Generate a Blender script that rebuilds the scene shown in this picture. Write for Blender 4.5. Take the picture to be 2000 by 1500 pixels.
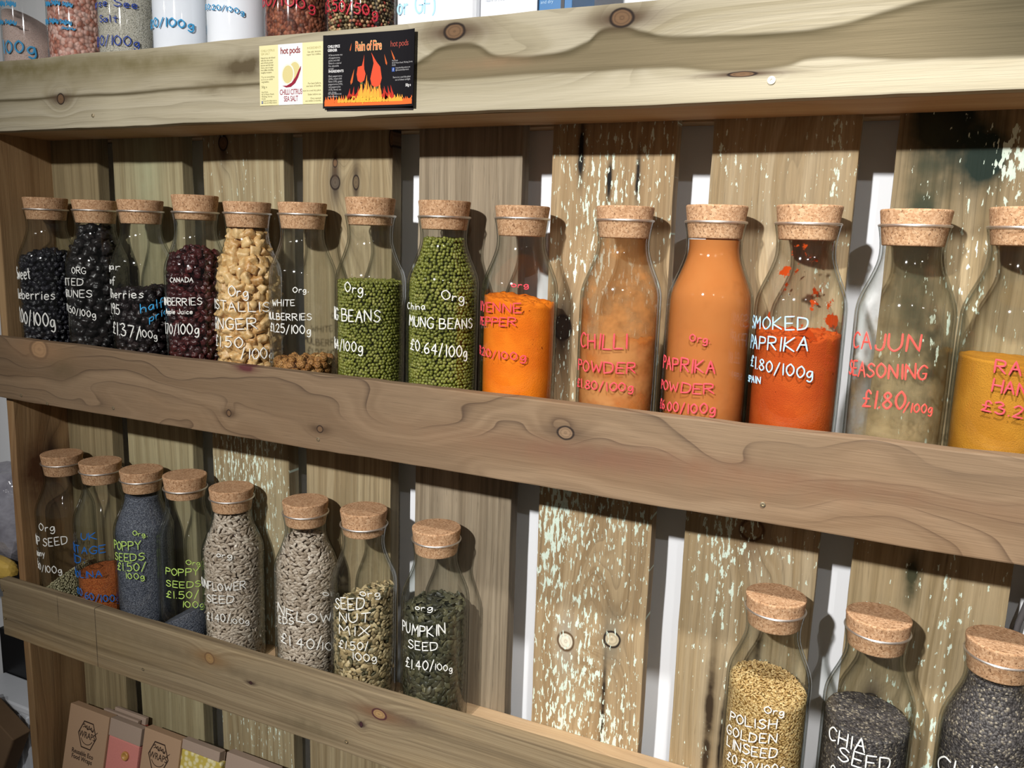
import bpy, bmesh, math, random
import numpy as np
from mathutils import Vector, Matrix, noise as mnoise

for o in list(bpy.data.objects):
    bpy.data.objects.remove(o)
S = bpy.context.scene
COL = S.collection
rnd = random.Random(7)
Z0 = 1.38                      # height of the middle plank's top edge above the shop floor

# ---------------------------------------------------------------- camera, world, lamps, exposure
cam_d = bpy.data.cameras.new('camera')
cam_d.sensor_width = 36.0
cam_d.lens = 1583.4765 / 2000 * 36.0
cam_d.clip_start = 0.02
cam = bpy.data.objects.new('camera', cam_d)
COL.objects.link(cam)
_yaw, _pitch, _roll = 0.42653, 0.17434, 0.03139
_f = Vector((-math.sin(_yaw) * math.cos(_pitch), math.cos(_yaw) * math.cos(_pitch), -math.sin(_pitch)))
_r0 = Vector((math.cos(_yaw), math.sin(_yaw), 0))
_u0 = _r0.cross(_f)
_r = math.cos(_roll) * _r0 + math.sin(_roll) * _u0
_u = -math.sin(_roll) * _r0 + math.cos(_roll) * _u0
M = Matrix((_r, _u, -_f)).transposed().to_4x4()
M.translation = Vector((1.26580, -0.81615, 0.17325 + Z0))
cam.matrix_world = M
S.camera = cam

W = bpy.data.worlds.new('world')
S.world = W
W.use_nodes = True
W.node_tree.nodes['Background'].inputs[0].default_value = (1.0, 0.96, 0.92, 1)
W.node_tree.nodes['Background'].inputs[1].default_value = 0.075

def spot(name, loc, target, power, radius, angle, color=(1, .98, .955), blend=1.0):
    d = bpy.data.lights.new(name, 'SPOT')
    d.energy = power
    d.shadow_soft_size = radius
    d.spot_size = math.radians(angle)
    d.spot_blend = blend
    d.color = color
    o = bpy.data.objects.new(name, d)
    COL.objects.link(o)
    o.location = (loc[0], loc[1], loc[2] + Z0)
    v = Vector((target[0], target[1], target[2] + Z0)) - o.location
    o.rotation_euler = v.to_track_quat('-Z', 'Y').to_euler()
    return o

spot('track_spotlight', (.73, -1.755, .90), (1.18, 0, .10), 205, .032, 90)
spot('track_spotlight', (1.30, -.64, 1.02), (1.28, 0, -.50), 88, .026, 60)
spot('track_spotlight', (-.55, -1.80, .98), (-.9, .1, -.6), 22, .012, 130)
spot('track_spotlight', (1.75, -1.80, .98), (2.6, .1, -.2), 26, .012, 130)
spot('track_spotlight', (2.95, -1.85, .98), (3.4, .1, -.4), 38, .013, 130)

S.view_settings.view_transform = 'Standard'
S.view_settings.look = 'None'
S.view_settings.exposure = 0.0
S.view_settings.gamma = 1.0
S.view_settings.use_curve_mapping = False
S.cycles.use_denoising = True
S.cycles.transparent_max_bounces = 48
S.cycles.max_bounces = 10
S.cycles.sample_clamp_indirect = 8.0

# ---------------------------------------------------------------- helpers
def lin(c):
    out = []
    for v in c[:3]:
        v = v / 255.0
        out.append(v / 12.92 if v <= .04045 else ((v + .055) / 1.055) ** 2.4)
    return (out[0], out[1], out[2], 1.0)

class E:
    """a node socket with arithmetic"""
    def __init__(s, g, sock): s.g, s.s = g, sock
    def _m(s, op, *a, clamp=False): return s.g.m(op, s, *a, clamp=clamp)
    def __add__(s, o): return s._m('ADD', o)
    __radd__ = __add__
    def __sub__(s, o): return s._m('SUBTRACT', o)
    def __rsub__(s, o): return s.g.m('SUBTRACT', o, s)
    def __mul__(s, o): return s._m('MULTIPLY', o)
    __rmul__ = __mul__
    def __truediv__(s, o): return s._m('DIVIDE', o)
    def pow(s, o): return s._m('POWER', o)
    def clamp(s): return s._m('ADD', 0.0, clamp=True)

class G:
    def __init__(s, name):
        s.mat = bpy.data.materials.new(name)
        s.mat.use_nodes = True
        s.nt = s.mat.node_tree
        s.nt.nodes.clear()
        s.out = s.nt.nodes.new('ShaderNodeOutputMaterial')
    def n(s, t): return s.nt.nodes.new(t)
    def put(s, sock, v):
        if isinstance(v, E): s.nt.links.new(v.s, sock)
        elif isinstance(v, (tuple, list)):
            sock.default_value = v if len(v) == len(sock.default_value) else tuple(v)[:len(sock.default_value)]
        else: sock.default_value = v
    def m(s, op, *a, clamp=False):
        d = s.n('ShaderNodeMath'); d.operation = op; d.use_clamp = clamp
        for i, v in enumerate(a): s.put(d.inputs[i], v)
        return E(s, d.outputs[0])
    def coords(s, kind='Object'):
        t = s.n('ShaderNodeTexCoord')
        return E(s, t.outputs[kind])
    def sep(s, v):
        d = s.n('ShaderNodeSeparateXYZ'); s.put(d.inputs[0], v)
        return [E(s, x) for x in d.outputs]
    def vec(s, x, y, z):
        d = s.n('ShaderNodeCombineXYZ')
        for i, v in enumerate((x, y, z)): s.put(d.inputs[i], v)
        return E(s, d.outputs[0])
    def noise(s, v, scale=1.0, detail=2.0, rough=.5, dist=0.0):
        d = s.n('ShaderNodeTexNoise')
        s.put(d.inputs['Vector'], v); d.inputs['Scale'].default_value = scale
        d.inputs['Detail'].default_value = detail; d.inputs['Roughness'].default_value = rough
        d.inputs['Distortion'].default_value = dist
        return E(s, d.outputs[0])
    def vor(s, v, scale, out='Color', feature='F1', rand=1.0):
        d = s.n('ShaderNodeTexVoronoi'); d.feature = feature
        s.put(d.inputs['Vector'], v); d.inputs['Scale'].default_value = scale
        d.inputs['Randomness'].default_value = rand
        return E(s, d.outputs[out])
    def smooth(s, v, a, b):
        d = s.n('ShaderNodeMapRange'); d.interpolation_type = 'SMOOTHSTEP'
        s.put(d.inputs[0], v); d.inputs[1].default_value = a; d.inputs[2].default_value = b
        return E(s, d.outputs[0])
    def mix(s, f, a, b, mode='MIX'):
        d = s.n('ShaderNodeMix'); d.data_type = 'RGBA'; d.blend_type = mode
        s.put(d.inputs['Factor'], f)
        ins = [i for i in d.inputs if i.type == 'RGBA']
        s.put(ins[0], a); s.put(ins[1], b)
        return E(s, [o for o in d.outputs if o.type == 'RGBA'][0])
    def ramp(s, f, stops):
        d = s.n('ShaderNodeValToRGB'); cr = d.color_ramp
        while len(cr.elements) < len(stops): cr.elements.new(.5)
        for e, (p, c) in zip(cr.elements, stops): e.position = p; e.color = c
        s.put(d.inputs[0], f)
        return E(s, d.outputs[0])
    def curve(s, u, pts, u0, u1, v0, v1):
        """v as a smooth function of u through the given points"""
        d = s.n('ShaderNodeFloatCurve'); cv = d.mapping.curves[0]
        q = [((a - u0) / (u1 - u0), (b - v0) / (v1 - v0)) for a, b in pts]
        if q[0][0] > .001: q = [(0.0, q[0][1])] + q
        if q[-1][0] < .999: q = q + [(1.0, q[-1][1])]
        cv.points[0].location = q[0]; cv.points[1].location = q[-1]
        for a, b in q[1:-1]: cv.points.new(a, b)
        d.mapping.update()
        s.put(d.inputs['Value'], ((u - u0) / (u1 - u0)).clamp())
        return E(s, d.outputs[0]) * (v1 - v0) + v0
    def island(s):
        return E(s, s.n('ShaderNodeNewGeometry').outputs['Random Per Island'])
    def bsdf(s, color, rough=.6, bump=None, dist=.001, spec=.5, sub=None, metal=0.0, trans=None):
        d = s.n('ShaderNodeBsdfPrincipled')
        s.put(d.inputs['Base Color'], color); s.put(d.inputs['Roughness'], rough)
        s.put(d.inputs['Specular IOR Level'], spec); s.put(d.inputs['Metallic'], metal)
        if bump is not None:
            b = s.n('ShaderNodeBump'); b.inputs['Distance'].default_value = dist
            s.put(b.inputs['Height'], bump)
            s.nt.links.new(b.outputs[0], d.inputs['Normal'])
        sh = E(s, d.outputs[0])
        if trans is not None:
            t = s.n('ShaderNodeBsdfTransparent')
            mx = s.n('ShaderNodeMixShader'); s.put(mx.inputs[0], trans)
            s.nt.links.new(t.outputs[0], mx.inputs[1]); s.nt.links.new(sh.s, mx.inputs[2])
            sh = E(s, mx.outputs[0])
        s.nt.links.new(sh.s, s.out.inputs['Surface'])
        return s.mat

def gauss(g, u, v, cu, cv, ru, rv):
    a = (u - cu) / ru; b = (v - cv) / rv
    return g.m('EXPONENT', (a * a + b * b) * -1.0)

def wood(name, axis, light, mid, dark, seed=0.0, freq=60, amp=4.0, su=2.2, sv=9.0, line=.5, fibre=.25,
         knots=(), stains=(), flecks=None, warps=(), tint=None, lineper=1.0, rough=.75, bumpd=.0006, bright=(), knotamp=2.0, linepow=6.0, band=None, streak=0.0):
    """plank material; (u, v) runs along and across the grain in metres in the plank's own space"""
    g = G(name)
    x, y, z = g.sep(g.coords())
    u, v, w = (x, z, y) if axis == 'X' else (z, y, x) if axis == 'P' else (z, x, y)
    vv = v + w * .8
    big = g.noise(g.vec(u * su + seed, vv * sv, seed * 1.7), 1.0, 2.5, .55)
    F = vv * freq + big * amp
    for (ku, kv, ru, rv, *_c) in knots:
        F = F + gauss(g, u, v, ku, kv, ru * 3.2, rv * 2.6) * knotamp
    for (cu, cv, ru, rv, a) in warps:
        F = F + gauss(g, u, v, cu, cv, ru, rv) * a
    ring = g.noise(g.vec(F, seed + 3.3, u * .8), 1.0, 2.0, .6)
    col = g.mix(g.smooth(ring, .32, .68), light, mid)
    fr = g.m('FRACT', F * (1.0 / lineper) + big * .7)
    ln = fr.pow(linepow) * g.smooth(fr, 1.0, .97) * g.smooth(g.noise(g.vec(u * 1.5 + seed, vv * 14.0, 5.1), 1.0, 2.0), .35, .6)
    col = g.mix(ln * line, col, dark)
    if tint:
        col = g.mix(g.smooth(g.noise(g.vec(u * 3.0 + seed, vv * 8.0, 9.7), 1.0, 3.0), .45, .75) * tint[1], col, tint[0])
    fib = g.noise(g.vec(u * 14.0 + seed, vv * 520.0, w * 200.0), 1.0, 3.0, .6)
    pore = g.smooth(g.noise(g.vec(u * 30.0, vv * 700.0, seed), 1.0, 2.0), .62, .8)
    col = g.mix((pore * fibre * 1.9).clamp(), col, dark)
    k = (fib - .5) * fibre * 2.2 + 1.0
    col = g.mix(1.0, col, g.vec(k, k, k), 'MULTIPLY')
    wob = g.noise(g.vec(u * 45.0, v * 45.0, seed + 8.0), 1.0, 3.0)
    for (cu, cv, ru, rv, c, st) in bright:
        col = g.mix((gauss(g, u, v + (big - .5) * .03, cu, cv, ru, rv) * st).clamp(), col, c)
    if streak:
        sn = g.noise(g.vec(u * 1.1 + seed, vv * 75.0, 1.3), 1.0, 3.0, .6)
        col = g.mix(g.smooth(sn, .50, .72) * streak, col, dark)
    if band:
        lo, hi, bc, ec, rc, soft = band
        wv = v + (g.noise(g.vec(u * 9.0, v * 30.0, seed), 1.0, 3.0) - .5) * .006
        bl = g.curve(u, lo, -.2, .55, -.05, .05); bh = g.curve(u, hi, -.2, .55, -.05, .05)
        ia = wv - bl; ib = bh - wv
        inside = g.smooth(ia, -soft, soft) * g.smooth(ib, -soft, soft)
        edge = g.m('MAXIMUM', g.smooth(ib, .010, .001), g.smooth(ia, .007, .0) * .45)
        bn = g.noise(g.vec(u * 6.0 + 3.0, v * 120.0, 2.0), 1.0, 3.0)
        bcol = g.mix((edge * .8 + (bn - .5) * 1.3).clamp(), bc, ec)
        bcol = g.mix((g.smooth(u, .30, .46) * (bn * .5 + .6)).clamp(), bcol, rc)
        col = g.mix(inside, col, bcol)
    for (cu, cv, ru, rv, c, st) in stains:
        m_ = (gauss(g, u, v, cu, cv, ru, rv) * (wob * 1.7 + .1) * st).clamp()
        col = g.mix(m_, col, c)
    for (ku, kv, ru, rv, *cc) in knots:
        kc = cc[0] if cc else lin((110, 84, 60)); kd = lin((38, 28, 22)) if len(cc) < 2 else cc[1]
        a = (u - ku) / ru; b = (v - kv) / rv
        d = g.m('SQRT', a * a + b * b) + (wob - .5) * .35
        halo = gauss(g, u, v, ku, kv, ru * 3.1, rv * 1.1)
        col = g.mix((halo * 1.05).clamp(), col, g.mix(.38, kd, kc))
        kin = g.mix(g.smooth(g.m('SINE', d * 14.0), -.2, 1.0) * .28, kc, kd)
        kin = g.mix(g.smooth(d, .66, .88), kin, kd)
        col = g.mix(g.smooth(d, 1.12, .92), col, kin)
    if flecks:
        fc, amount, su_, sv_, regs = flecks
        n1 = g.noise(g.vec(u * su_ * 1.5 + seed, v * sv_ * 1.4, seed), 1.0, 3.0, .62)
        reg = g.noise(g.vec(u * 5.0 + seed, v * 14.0, 2.2), 1.0, 2.0)
        for (cu, cv, ru, rv, a) in regs: reg = reg + gauss(g, u, v, cu, cv, ru, rv) * a
        th = n1 + (reg - .5) * .115 - .010
        fm = g.smooth(th, amount - .045, amount - .020)
        fcol = g.mix(g.noise(g.vec(u * 200.0, v * 300.0, 0.0), 1.0, 2.0), fc, lin((236, 242, 228)))
        col = g.mix(fm, col, fcol)
    h = fib * .6 + ring * .4
    return g.bsdf(col, rough, h, bumpd, .25)

def plain(name, rgb, rough=.6, spec=.4, var=.12, scale=60.0, bump=0.0, metal=0.0):
    g = G(name)
    n_ = g.noise(g.coords(), scale, 3.0)
    k = (n_ - .5) * (2 * var) + 1.0
    col = g.mix(1.0, lin(rgb), g.vec(k, k, k), 'MULTIPLY')
    return g.bsdf(col, rough, n_ if bump else None, bump or .001, spec, metal=metal)

def grains(name, cols, scale, rough=.7, bump=.001, stretch=(1, 1, 1), spec=.3):
    """many tiny grains: one voronoi cell each"""
    g = G(name)
    x, y, z = g.sep(g.coords())
    p = g.vec(x * stretch[0], y * stretch[1], z * stretch[2])
    c = g.sep(g.vor(p, scale))[0]
    st = [(i / max(1, len(cols) - 1), lin(k)) for i, k in enumerate(cols)]
    d = g.vor(p, scale, 'Distance')
    col = g.mix(g.smooth(d, .35, .9) * .6, g.ramp(c, st), lin([v * .35 for v in cols[0]]))
    return g.bsdf(col, rough, d * -1.0, bump, spec)

def seeds_mat(name, cols, rough=.5, spec=.4, mott=0.0, mottc=None):
    """one colour per loose piece"""
    g = G(name)
    st = [(i / max(1, len(cols) - 1), lin(k)) for i, k in enumerate(cols)]
    col = g.ramp(g.island(), st)
    if mott:
        n_ = g.noise(g.coords(), 420.0, 3.0)
        col = g.mix(g.smooth(n_, .45, .7) * mott, col, lin(mottc))
    return g.bsdf(col, rough, None, .001, spec)

def glass(name, tint=(.985, .99, .985), edge=(.36, .41, .39), rough=.045, boost=1.0):
    """clear thin glass wall: lets light straight through, mirrors by Fresnel, greener where seen edge-on"""
    g = G(name)
    lw = g.n('ShaderNodeLayerWeight'); lw.inputs[0].default_value = .5
    f = E(g, lw.outputs['Facing']).pow(3.6)
    t = g.n('ShaderNodeBsdfTransparent')
    g.put(t.inputs[0], g.mix(f, tuple(tint) + (1,), tuple(edge) + (1,)))
    gl = g.n('ShaderNodeBsdfGlossy'); gl.inputs['Roughness'].default_value = rough
    mx = g.n('ShaderNodeMixShader')
    g.put(mx.inputs[0], ((E(g, lw.outputs['Facing']).pow(5.0) * .80 + .04) * boost).clamp())
    g.nt.links.new(t.outputs[0], mx.inputs[1]); g.nt.links.new(gl.outputs[0], mx.inputs[2])
    g.nt.links.new(mx.outputs[0], g.out.inputs['Surface'])
    return g.mat

def rim_glass(name):
    g = G(name)
    d = g.n('ShaderNodeBsdfGlossy'); d.inputs['Roughness'].default_value = .42; d.inputs['Color'].default_value = (1, .97, .93, 1)
    t = g.n('ShaderNodeBsdfTransparent')
    mx = g.n('ShaderNodeMixShader'); mx.inputs[0].default_value = .5
    g.nt.links.new(t.outputs[0], mx.inputs[1]); g.nt.links.new(d.outputs[0], mx.inputs[2])
    g.nt.links.new(mx.outputs[0], g.out.inputs['Surface'])
    return g.mat

def film(name, rgb, rgb2, lo, hi, grad=None, scale=40.0, detail=4.0, floor=0.0, vs=1.0):
    """powder clinging to the inside of the glass; bare glass where the noise is low"""
    g = G(name)
    x, y, z = g.sep(g.coords())
    n_ = g.noise(g.vec(x, y, z * vs), scale, detail, .6)
    k = n_
    if grad: k = k + g.smooth(z, grad[0], grad[1]) * grad[2]
    a = g.smooth(k, lo, hi) * (1 - floor) + floor
    col = g.mix(g.noise(g.vec(x, y, z), 26.0, 3.0), lin(rgb), lin(rgb2))
    d = g.n('ShaderNodeBsdfDiffuse'); g.put(d.inputs[0], col)
    tl = g.n('ShaderNodeBsdfTranslucent'); g.put(tl.inputs[0], col)
    m0 = g.n('ShaderNodeMixShader'); m0.inputs[0].default_value = .4
    g.nt.links.new(d.outputs[0], m0.inputs[1]); g.nt.links.new(tl.outputs[0], m0.inputs[2])
    t = g.n('ShaderNodeBsdfTransparent')
    m1 = g.n('ShaderNodeMixShader'); g.put(m1.inputs[0], a)
    g.nt.links.new(t.outputs[0], m1.inputs[1]); g.nt.links.new(m0.outputs[0], m1.inputs[2])
    g.nt.links.new(m1.outputs[0], g.out.inputs['Surface'])
    return g.mat

# ---------------------------------------------------------------- object helpers
def link(name, me, mat=None, parent=None, loc=None, smooth=False):
    o = bpy.data.objects.new(name, me)
    COL.objects.link(o)
    if mat is not None: me.materials.append(mat)
    if smooth: me.polygons.foreach_set('use_smooth', [True] * len(me.polygons))
    if parent is not None: o.parent = parent
    if loc is not None: o.location = loc
    return o

def mesh(name, verts, faces):
    me = bpy.data.meshes.new(name)
    me.from_pydata([tuple(v) for v in verts], [], faces)
    me.update()
    return me

def bm_mesh(name, bm):
    bmesh.ops.recalc_face_normals(bm, faces=bm.faces)
    me = bpy.data.meshes.new(name); bm.to_mesh(me); bm.free()
    return me

def empty(name, loc, label, cat, group=None, rot=(0, 0, 0)):
    o = bpy.data.objects.new(name, None); COL.objects.link(o)
    o.empty_display_size = .02
    o.location = loc; o.rotation_euler = rot
    return tag(o, label, cat, group)

def tag(o, label=None, cat=None, group=None, kind=None):
    if label: o['label'] = label
    if cat: o['category'] = cat
    if group: o['group'] = group
    if kind: o['kind'] = kind
    return o

def box_bm(sx, sy, sz, bevel=.0015, cuts=0, axis=0, jit=0.0, seed=0):
    bm = bmesh.new()
    bmesh.ops.create_cube(bm, size=1.0)
    bmesh.ops.scale(bm, vec=(sx, sy, sz), verts=bm.verts)
    if bevel:
        bmesh.ops.bevel(bm, geom=list(bm.edges), offset=bevel, segments=2, profile=.6, affect='EDGES')
    L = (sx, sy, sz)[axis]
    for i in range(cuts):
        p = -L / 2 + L * (i + 1) / (cuts + 1)
        co = [0, 0, 0]; no = [0, 0, 0]; co[axis] = p; no[axis] = 1
        bmesh.ops.bisect_plane(bm, geom=bm.verts[:] + bm.edges[:] + bm.faces[:], plane_co=co, plane_no=no)
    if jit:
        for v in bm.verts:
            c = v.co[axis]
            s = [0, 1, 2]; s.remove(axis)
            for k in s:
                sg = 1 if v.co[k] > 0 else -1
                v.co[k] += jit * mnoise.noise(Vector((c * 9, sg * 3.1 + seed, k * 7.7))) * 2 + jit * .8 * mnoise.noise(Vector((c * 70, sg * 5.3 + seed, k * 3.7)))
    return bm

def board(name, size, loc, mat, parent, axis=0, jit=.0006, seed=0, cuts=60, bevel=.0016):
    me = bm_mesh(name, box_bm(*size, bevel=bevel, cuts=cuts, axis=axis, jit=jit, seed=seed))
    return link(name, me, mat, parent, loc)

def lathe(name, prof, seg=64, cap_bottom=True, cap_top=False):
    vs, fs = [], []
    n = len(prof)
    for (r, z) in prof:
        for k in range(seg):
            a = 2 * math.pi * k / seg
            vs.append((r * math.cos(a), r * math.sin(a), z))
    for i in range(n - 1):
        for k in range(seg):
            k2 = (k + 1) % seg
            fs.append((i * seg + k, i * seg + k2, (i + 1) * seg + k2, (i + 1) * seg + k))
    if cap_bottom: fs.append(tuple(range(seg))[::-1])
    if cap_top: fs.append(tuple((n - 1) * seg + k for k in range(seg)))
    return mesh(name, vs, fs)

# ---------------------------------------------------------------- the bottle's outline (r at height z)
PROF = [(0, .0405), (.0015, .0432), (.004, .0446), (.01, .0450), (.08, .0453), (.160, .0453), (.168, .0452), (.174, .0446),
        (.180, .0433), (.187, .0408), (.194, .0379), (.201, .0350), (.208, .0324), (.214, .0305), (.219, .0294),
        (.224, .0289), (.230, .0289), (.238, .0297), (.245, .0309), (.2495, .0319), (.251, .0322)]
PZ = [a for a, b in PROF]; PR = [b for a, b in PROF]
def rad(z): return float(np.interp(z, PZ, PR))

def icos(sub):
    bm = bmesh.new()
    bmesh.ops.create_icosphere(bm, subdivisions=sub, radius=1.0)
    v = np.array([tuple(x.co) for x in bm.verts]); f = np.array([[x.index for x in q.verts] for q in bm.faces])
    bm.free()
    return v, f

ICO1, ICO2, ICO3 = icos(1), icos(2), icos(3)

def lumpy(sub=ICO2, amp=.18, fr=1.6, seed=0, scale=(1, 1, 1)):
    v = sub[0].copy()
    for i in range(len(v)):
        p = Vector(v[i])
        v[i] *= 1 + amp * 2 * mnoise.noise(p * fr + Vector((seed * 3.1, seed * 1.7, seed)))
    return v * np.array(scale), sub[1]

def kernel(l, w, t, point=1.0):
    """seed shape: long axis x, thin axis z, narrower towards +x"""
    v = ICO2[0].copy()
    tt = v[:, 0]
    wf = 1 - .35 * point * np.clip(tt, 0, 1) + .08 * (1 - tt * tt)
    v[:, 1] *= wf; v[:, 2] *= wf
    return v * np.array([l / 2, w / 2, t / 2]), ICO2[1]

def merge(name, shapes, placed):
    """placed: list of (shape index, 3x3 frame, position) -> one mesh"""
    V, Fc, off = [], [], 0
    for (k, R_, p) in placed:
        v, f = shapes[k]
        V.append(v @ np.asarray(R_).T + np.asarray(p)); Fc.append(f + off); off += len(v)
    V = np.concatenate(V); Fc = np.concatenate(Fc)
    me = bpy.data.meshes.new(name)
    me.vertices.add(len(V)); me.vertices.foreach_set('co', V.astype(np.float32).ravel())
    me.loops.add(Fc.size); me.loops.foreach_set('vertex_index', Fc.astype(np.int32).ravel())
    me.polygons.add(len(Fc))
    me.polygons.foreach_set('loop_start', (np.arange(len(Fc)) * 3).astype(np.int32))
    me.polygons.foreach_set('loop_total', np.full(len(Fc), 3, np.int32))
    me.update(calc_edges=True); me.validate()
    me.polygons.foreach_set('use_smooth', [True] * len(me.polygons))
    return me

def frame(nrm, ang):
    n_ = np.asarray(nrm, float); n_ /= np.linalg.norm(n_)
    ref = np.array([0, 0, 1.0]) if abs(n_[2]) < .9 else np.array([1.0, 0, 0])
    a = np.cross(ref, n_); a /= np.linalg.norm(a); b = np.cross(n_, a)
    l = a * math.cos(ang) + b * math.sin(ang); w = np.cross(n_, l)
    return np.stack([l, w, n_], 1)

def rand_rot(rg):
    return frame(rg.normal(size=3), rg.uniform(0, 6.28))

WALL = .0033       # glass thickness
def pack(rg, level, d_h, d_v, shells, top, mode='ball', tilt=1.2, nshape=1, zlo=.004, thin=.5, front=None):
    """positions on the inside of the wall (several shells) and over the free surface level(x, y)"""
    out = []
    for s in range(shells):
        z = zlo + d_v * .5
        row = 0
        while z < .2315:
            r = rad(z) - WALL - d_h * thin - s * d_h * .85
            if r > d_h * .3:
                nn = max(1, int(2 * math.pi * r / d_h))
                for k in range(nn):
                    a = 2 * math.pi * (k + .5 * (row % 2) + rg.uniform(-.28, .28)) / nn
                    x, y = r * math.cos(a), r * math.sin(a)
                    zz = z + rg.uniform(-.3, .3) * d_v
                    if zz > level(x, y) - d_v * .3: continue
                    if mode == 'ball': R_ = rand_rot(rg)
                    else:
                        nv = np.array([math.cos(a), math.sin(a), 0]) + rg.normal(size=3) * .22
                        R_ = frame(nv, rg.normal() * tilt)
                    j = rg.uniform(-.12, .02) * d_h
                    out.append((int(rg.integers(nshape)), R_, (x * (1 + j / r), y * (1 + j / r), zz)))
            z += d_v; row += 1
    if top:
        for lay in range(top):
            rr = .046
            nx = int(2 * rr / d_h) + 2
            for i in range(-nx // 2, nx // 2 + 1):
                for j in range(-nx // 2, nx // 2 + 1):
                    x = (i + .5 * (j % 2) + rg.uniform(-.3, .3)) * d_h
                    y = j * d_h * .87 + rg.uniform(-.3, .3) * d_h
                    z = level(x, y) - d_v * (.4 + .8 * lay) + rg.uniform(-.25, .25) * d_v
                    if z < zlo or z > .2312 or math.hypot(x, y) > rad(z) - WALL - d_h * .5: continue
                    R_ = rand_rot(rg) if mode == 'ball' else frame(np.array([0, 0, 1.0]) + rg.normal(size=3) * .3, rg.uniform(0, 6.28))
                    out.append((int(rg.integers(nshape)), R_, (x, y, z)))
    return out

def fill_mesh(name, level, inset=WALL, seg=72, rows=46, amp=0.0, fr=60, zlo=.003, rings=14, seed=0):
    """a solid fill that follows the inside of the bottle and ends in the free surface level(x, y)"""
    vs, fs = [], []
    tops = []
    for k in range(seg):
        a = 2 * math.pi * k / seg
        z = .12
        for _ in range(8):
            r = rad(z) - inset
            z = min(level(r * math.cos(a), r * math.sin(a)), .2318)
        tops.append(z)
    for i in range(rows + 1):
        for k in range(seg):
            a = 2 * math.pi * k / seg
            z = zlo + (tops[k] - zlo) * i / rows
            r = rad(z) - inset
            if amp: r -= amp * (.5 + .5 * mnoise.noise(Vector((math.cos(a) * r * fr, math.sin(a) * r * fr, z * fr + seed)))) * (0 if i in (0,) else 1)
            vs.append((r * math.cos(a), r * math.sin(a), z))
    for i in range(rows):
        for k in range(seg):
            k2 = (k + 1) % seg
            fs.append((i * seg + k, i * seg + k2, (i + 1) * seg + k2, (i + 1) * seg + k))
    base = rows * seg
    for j in range(1, rings):
        for k in range(seg):
            a = 2 * math.pi * k / seg
            r = (rad(tops[k]) - inset) * (1 - j / rings)
            x, y = r * math.cos(a), r * math.sin(a)
            z = min(level(x, y), .2318)
            vs.append((x, y, z))
        prev = base if j == 1 else len(vs) - 2 * seg
        cur = len(vs) - seg
        for k in range(seg):
            k2 = (k + 1) % seg
            fs.append((prev + k, prev + k2, cur + k2, cur + k))
    c = len(vs); vs.append((0, 0, min(level(0, 0), .2318)))
    for k in range(seg): fs.append((len(vs) - 1 - seg + k, len(vs) - 1 - seg + (k + 1) % seg, c))
    fs.append(tuple(range(seg))[::-1])
    return mesh(name, vs, fs)

def lev(z, tx=0.0, ty=0.0, heap=0.0, n=0.0, fr=90.0, seed=0):
    """free surface: height z at the axis, slope tx, ty, a heap in the middle, roughness n"""
    def f(x, y):
        h = z + tx * x + ty * y + heap * math.exp(-(x * x + y * y) / .0005)
        if n: h += n * (mnoise.noise(Vector((x * fr, y * fr, seed + .5))) + .6 * mnoise.noise(Vector((x * fr * 2.7, y * fr * 2.7, seed + 4.5))))
        return h
    return f

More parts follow.
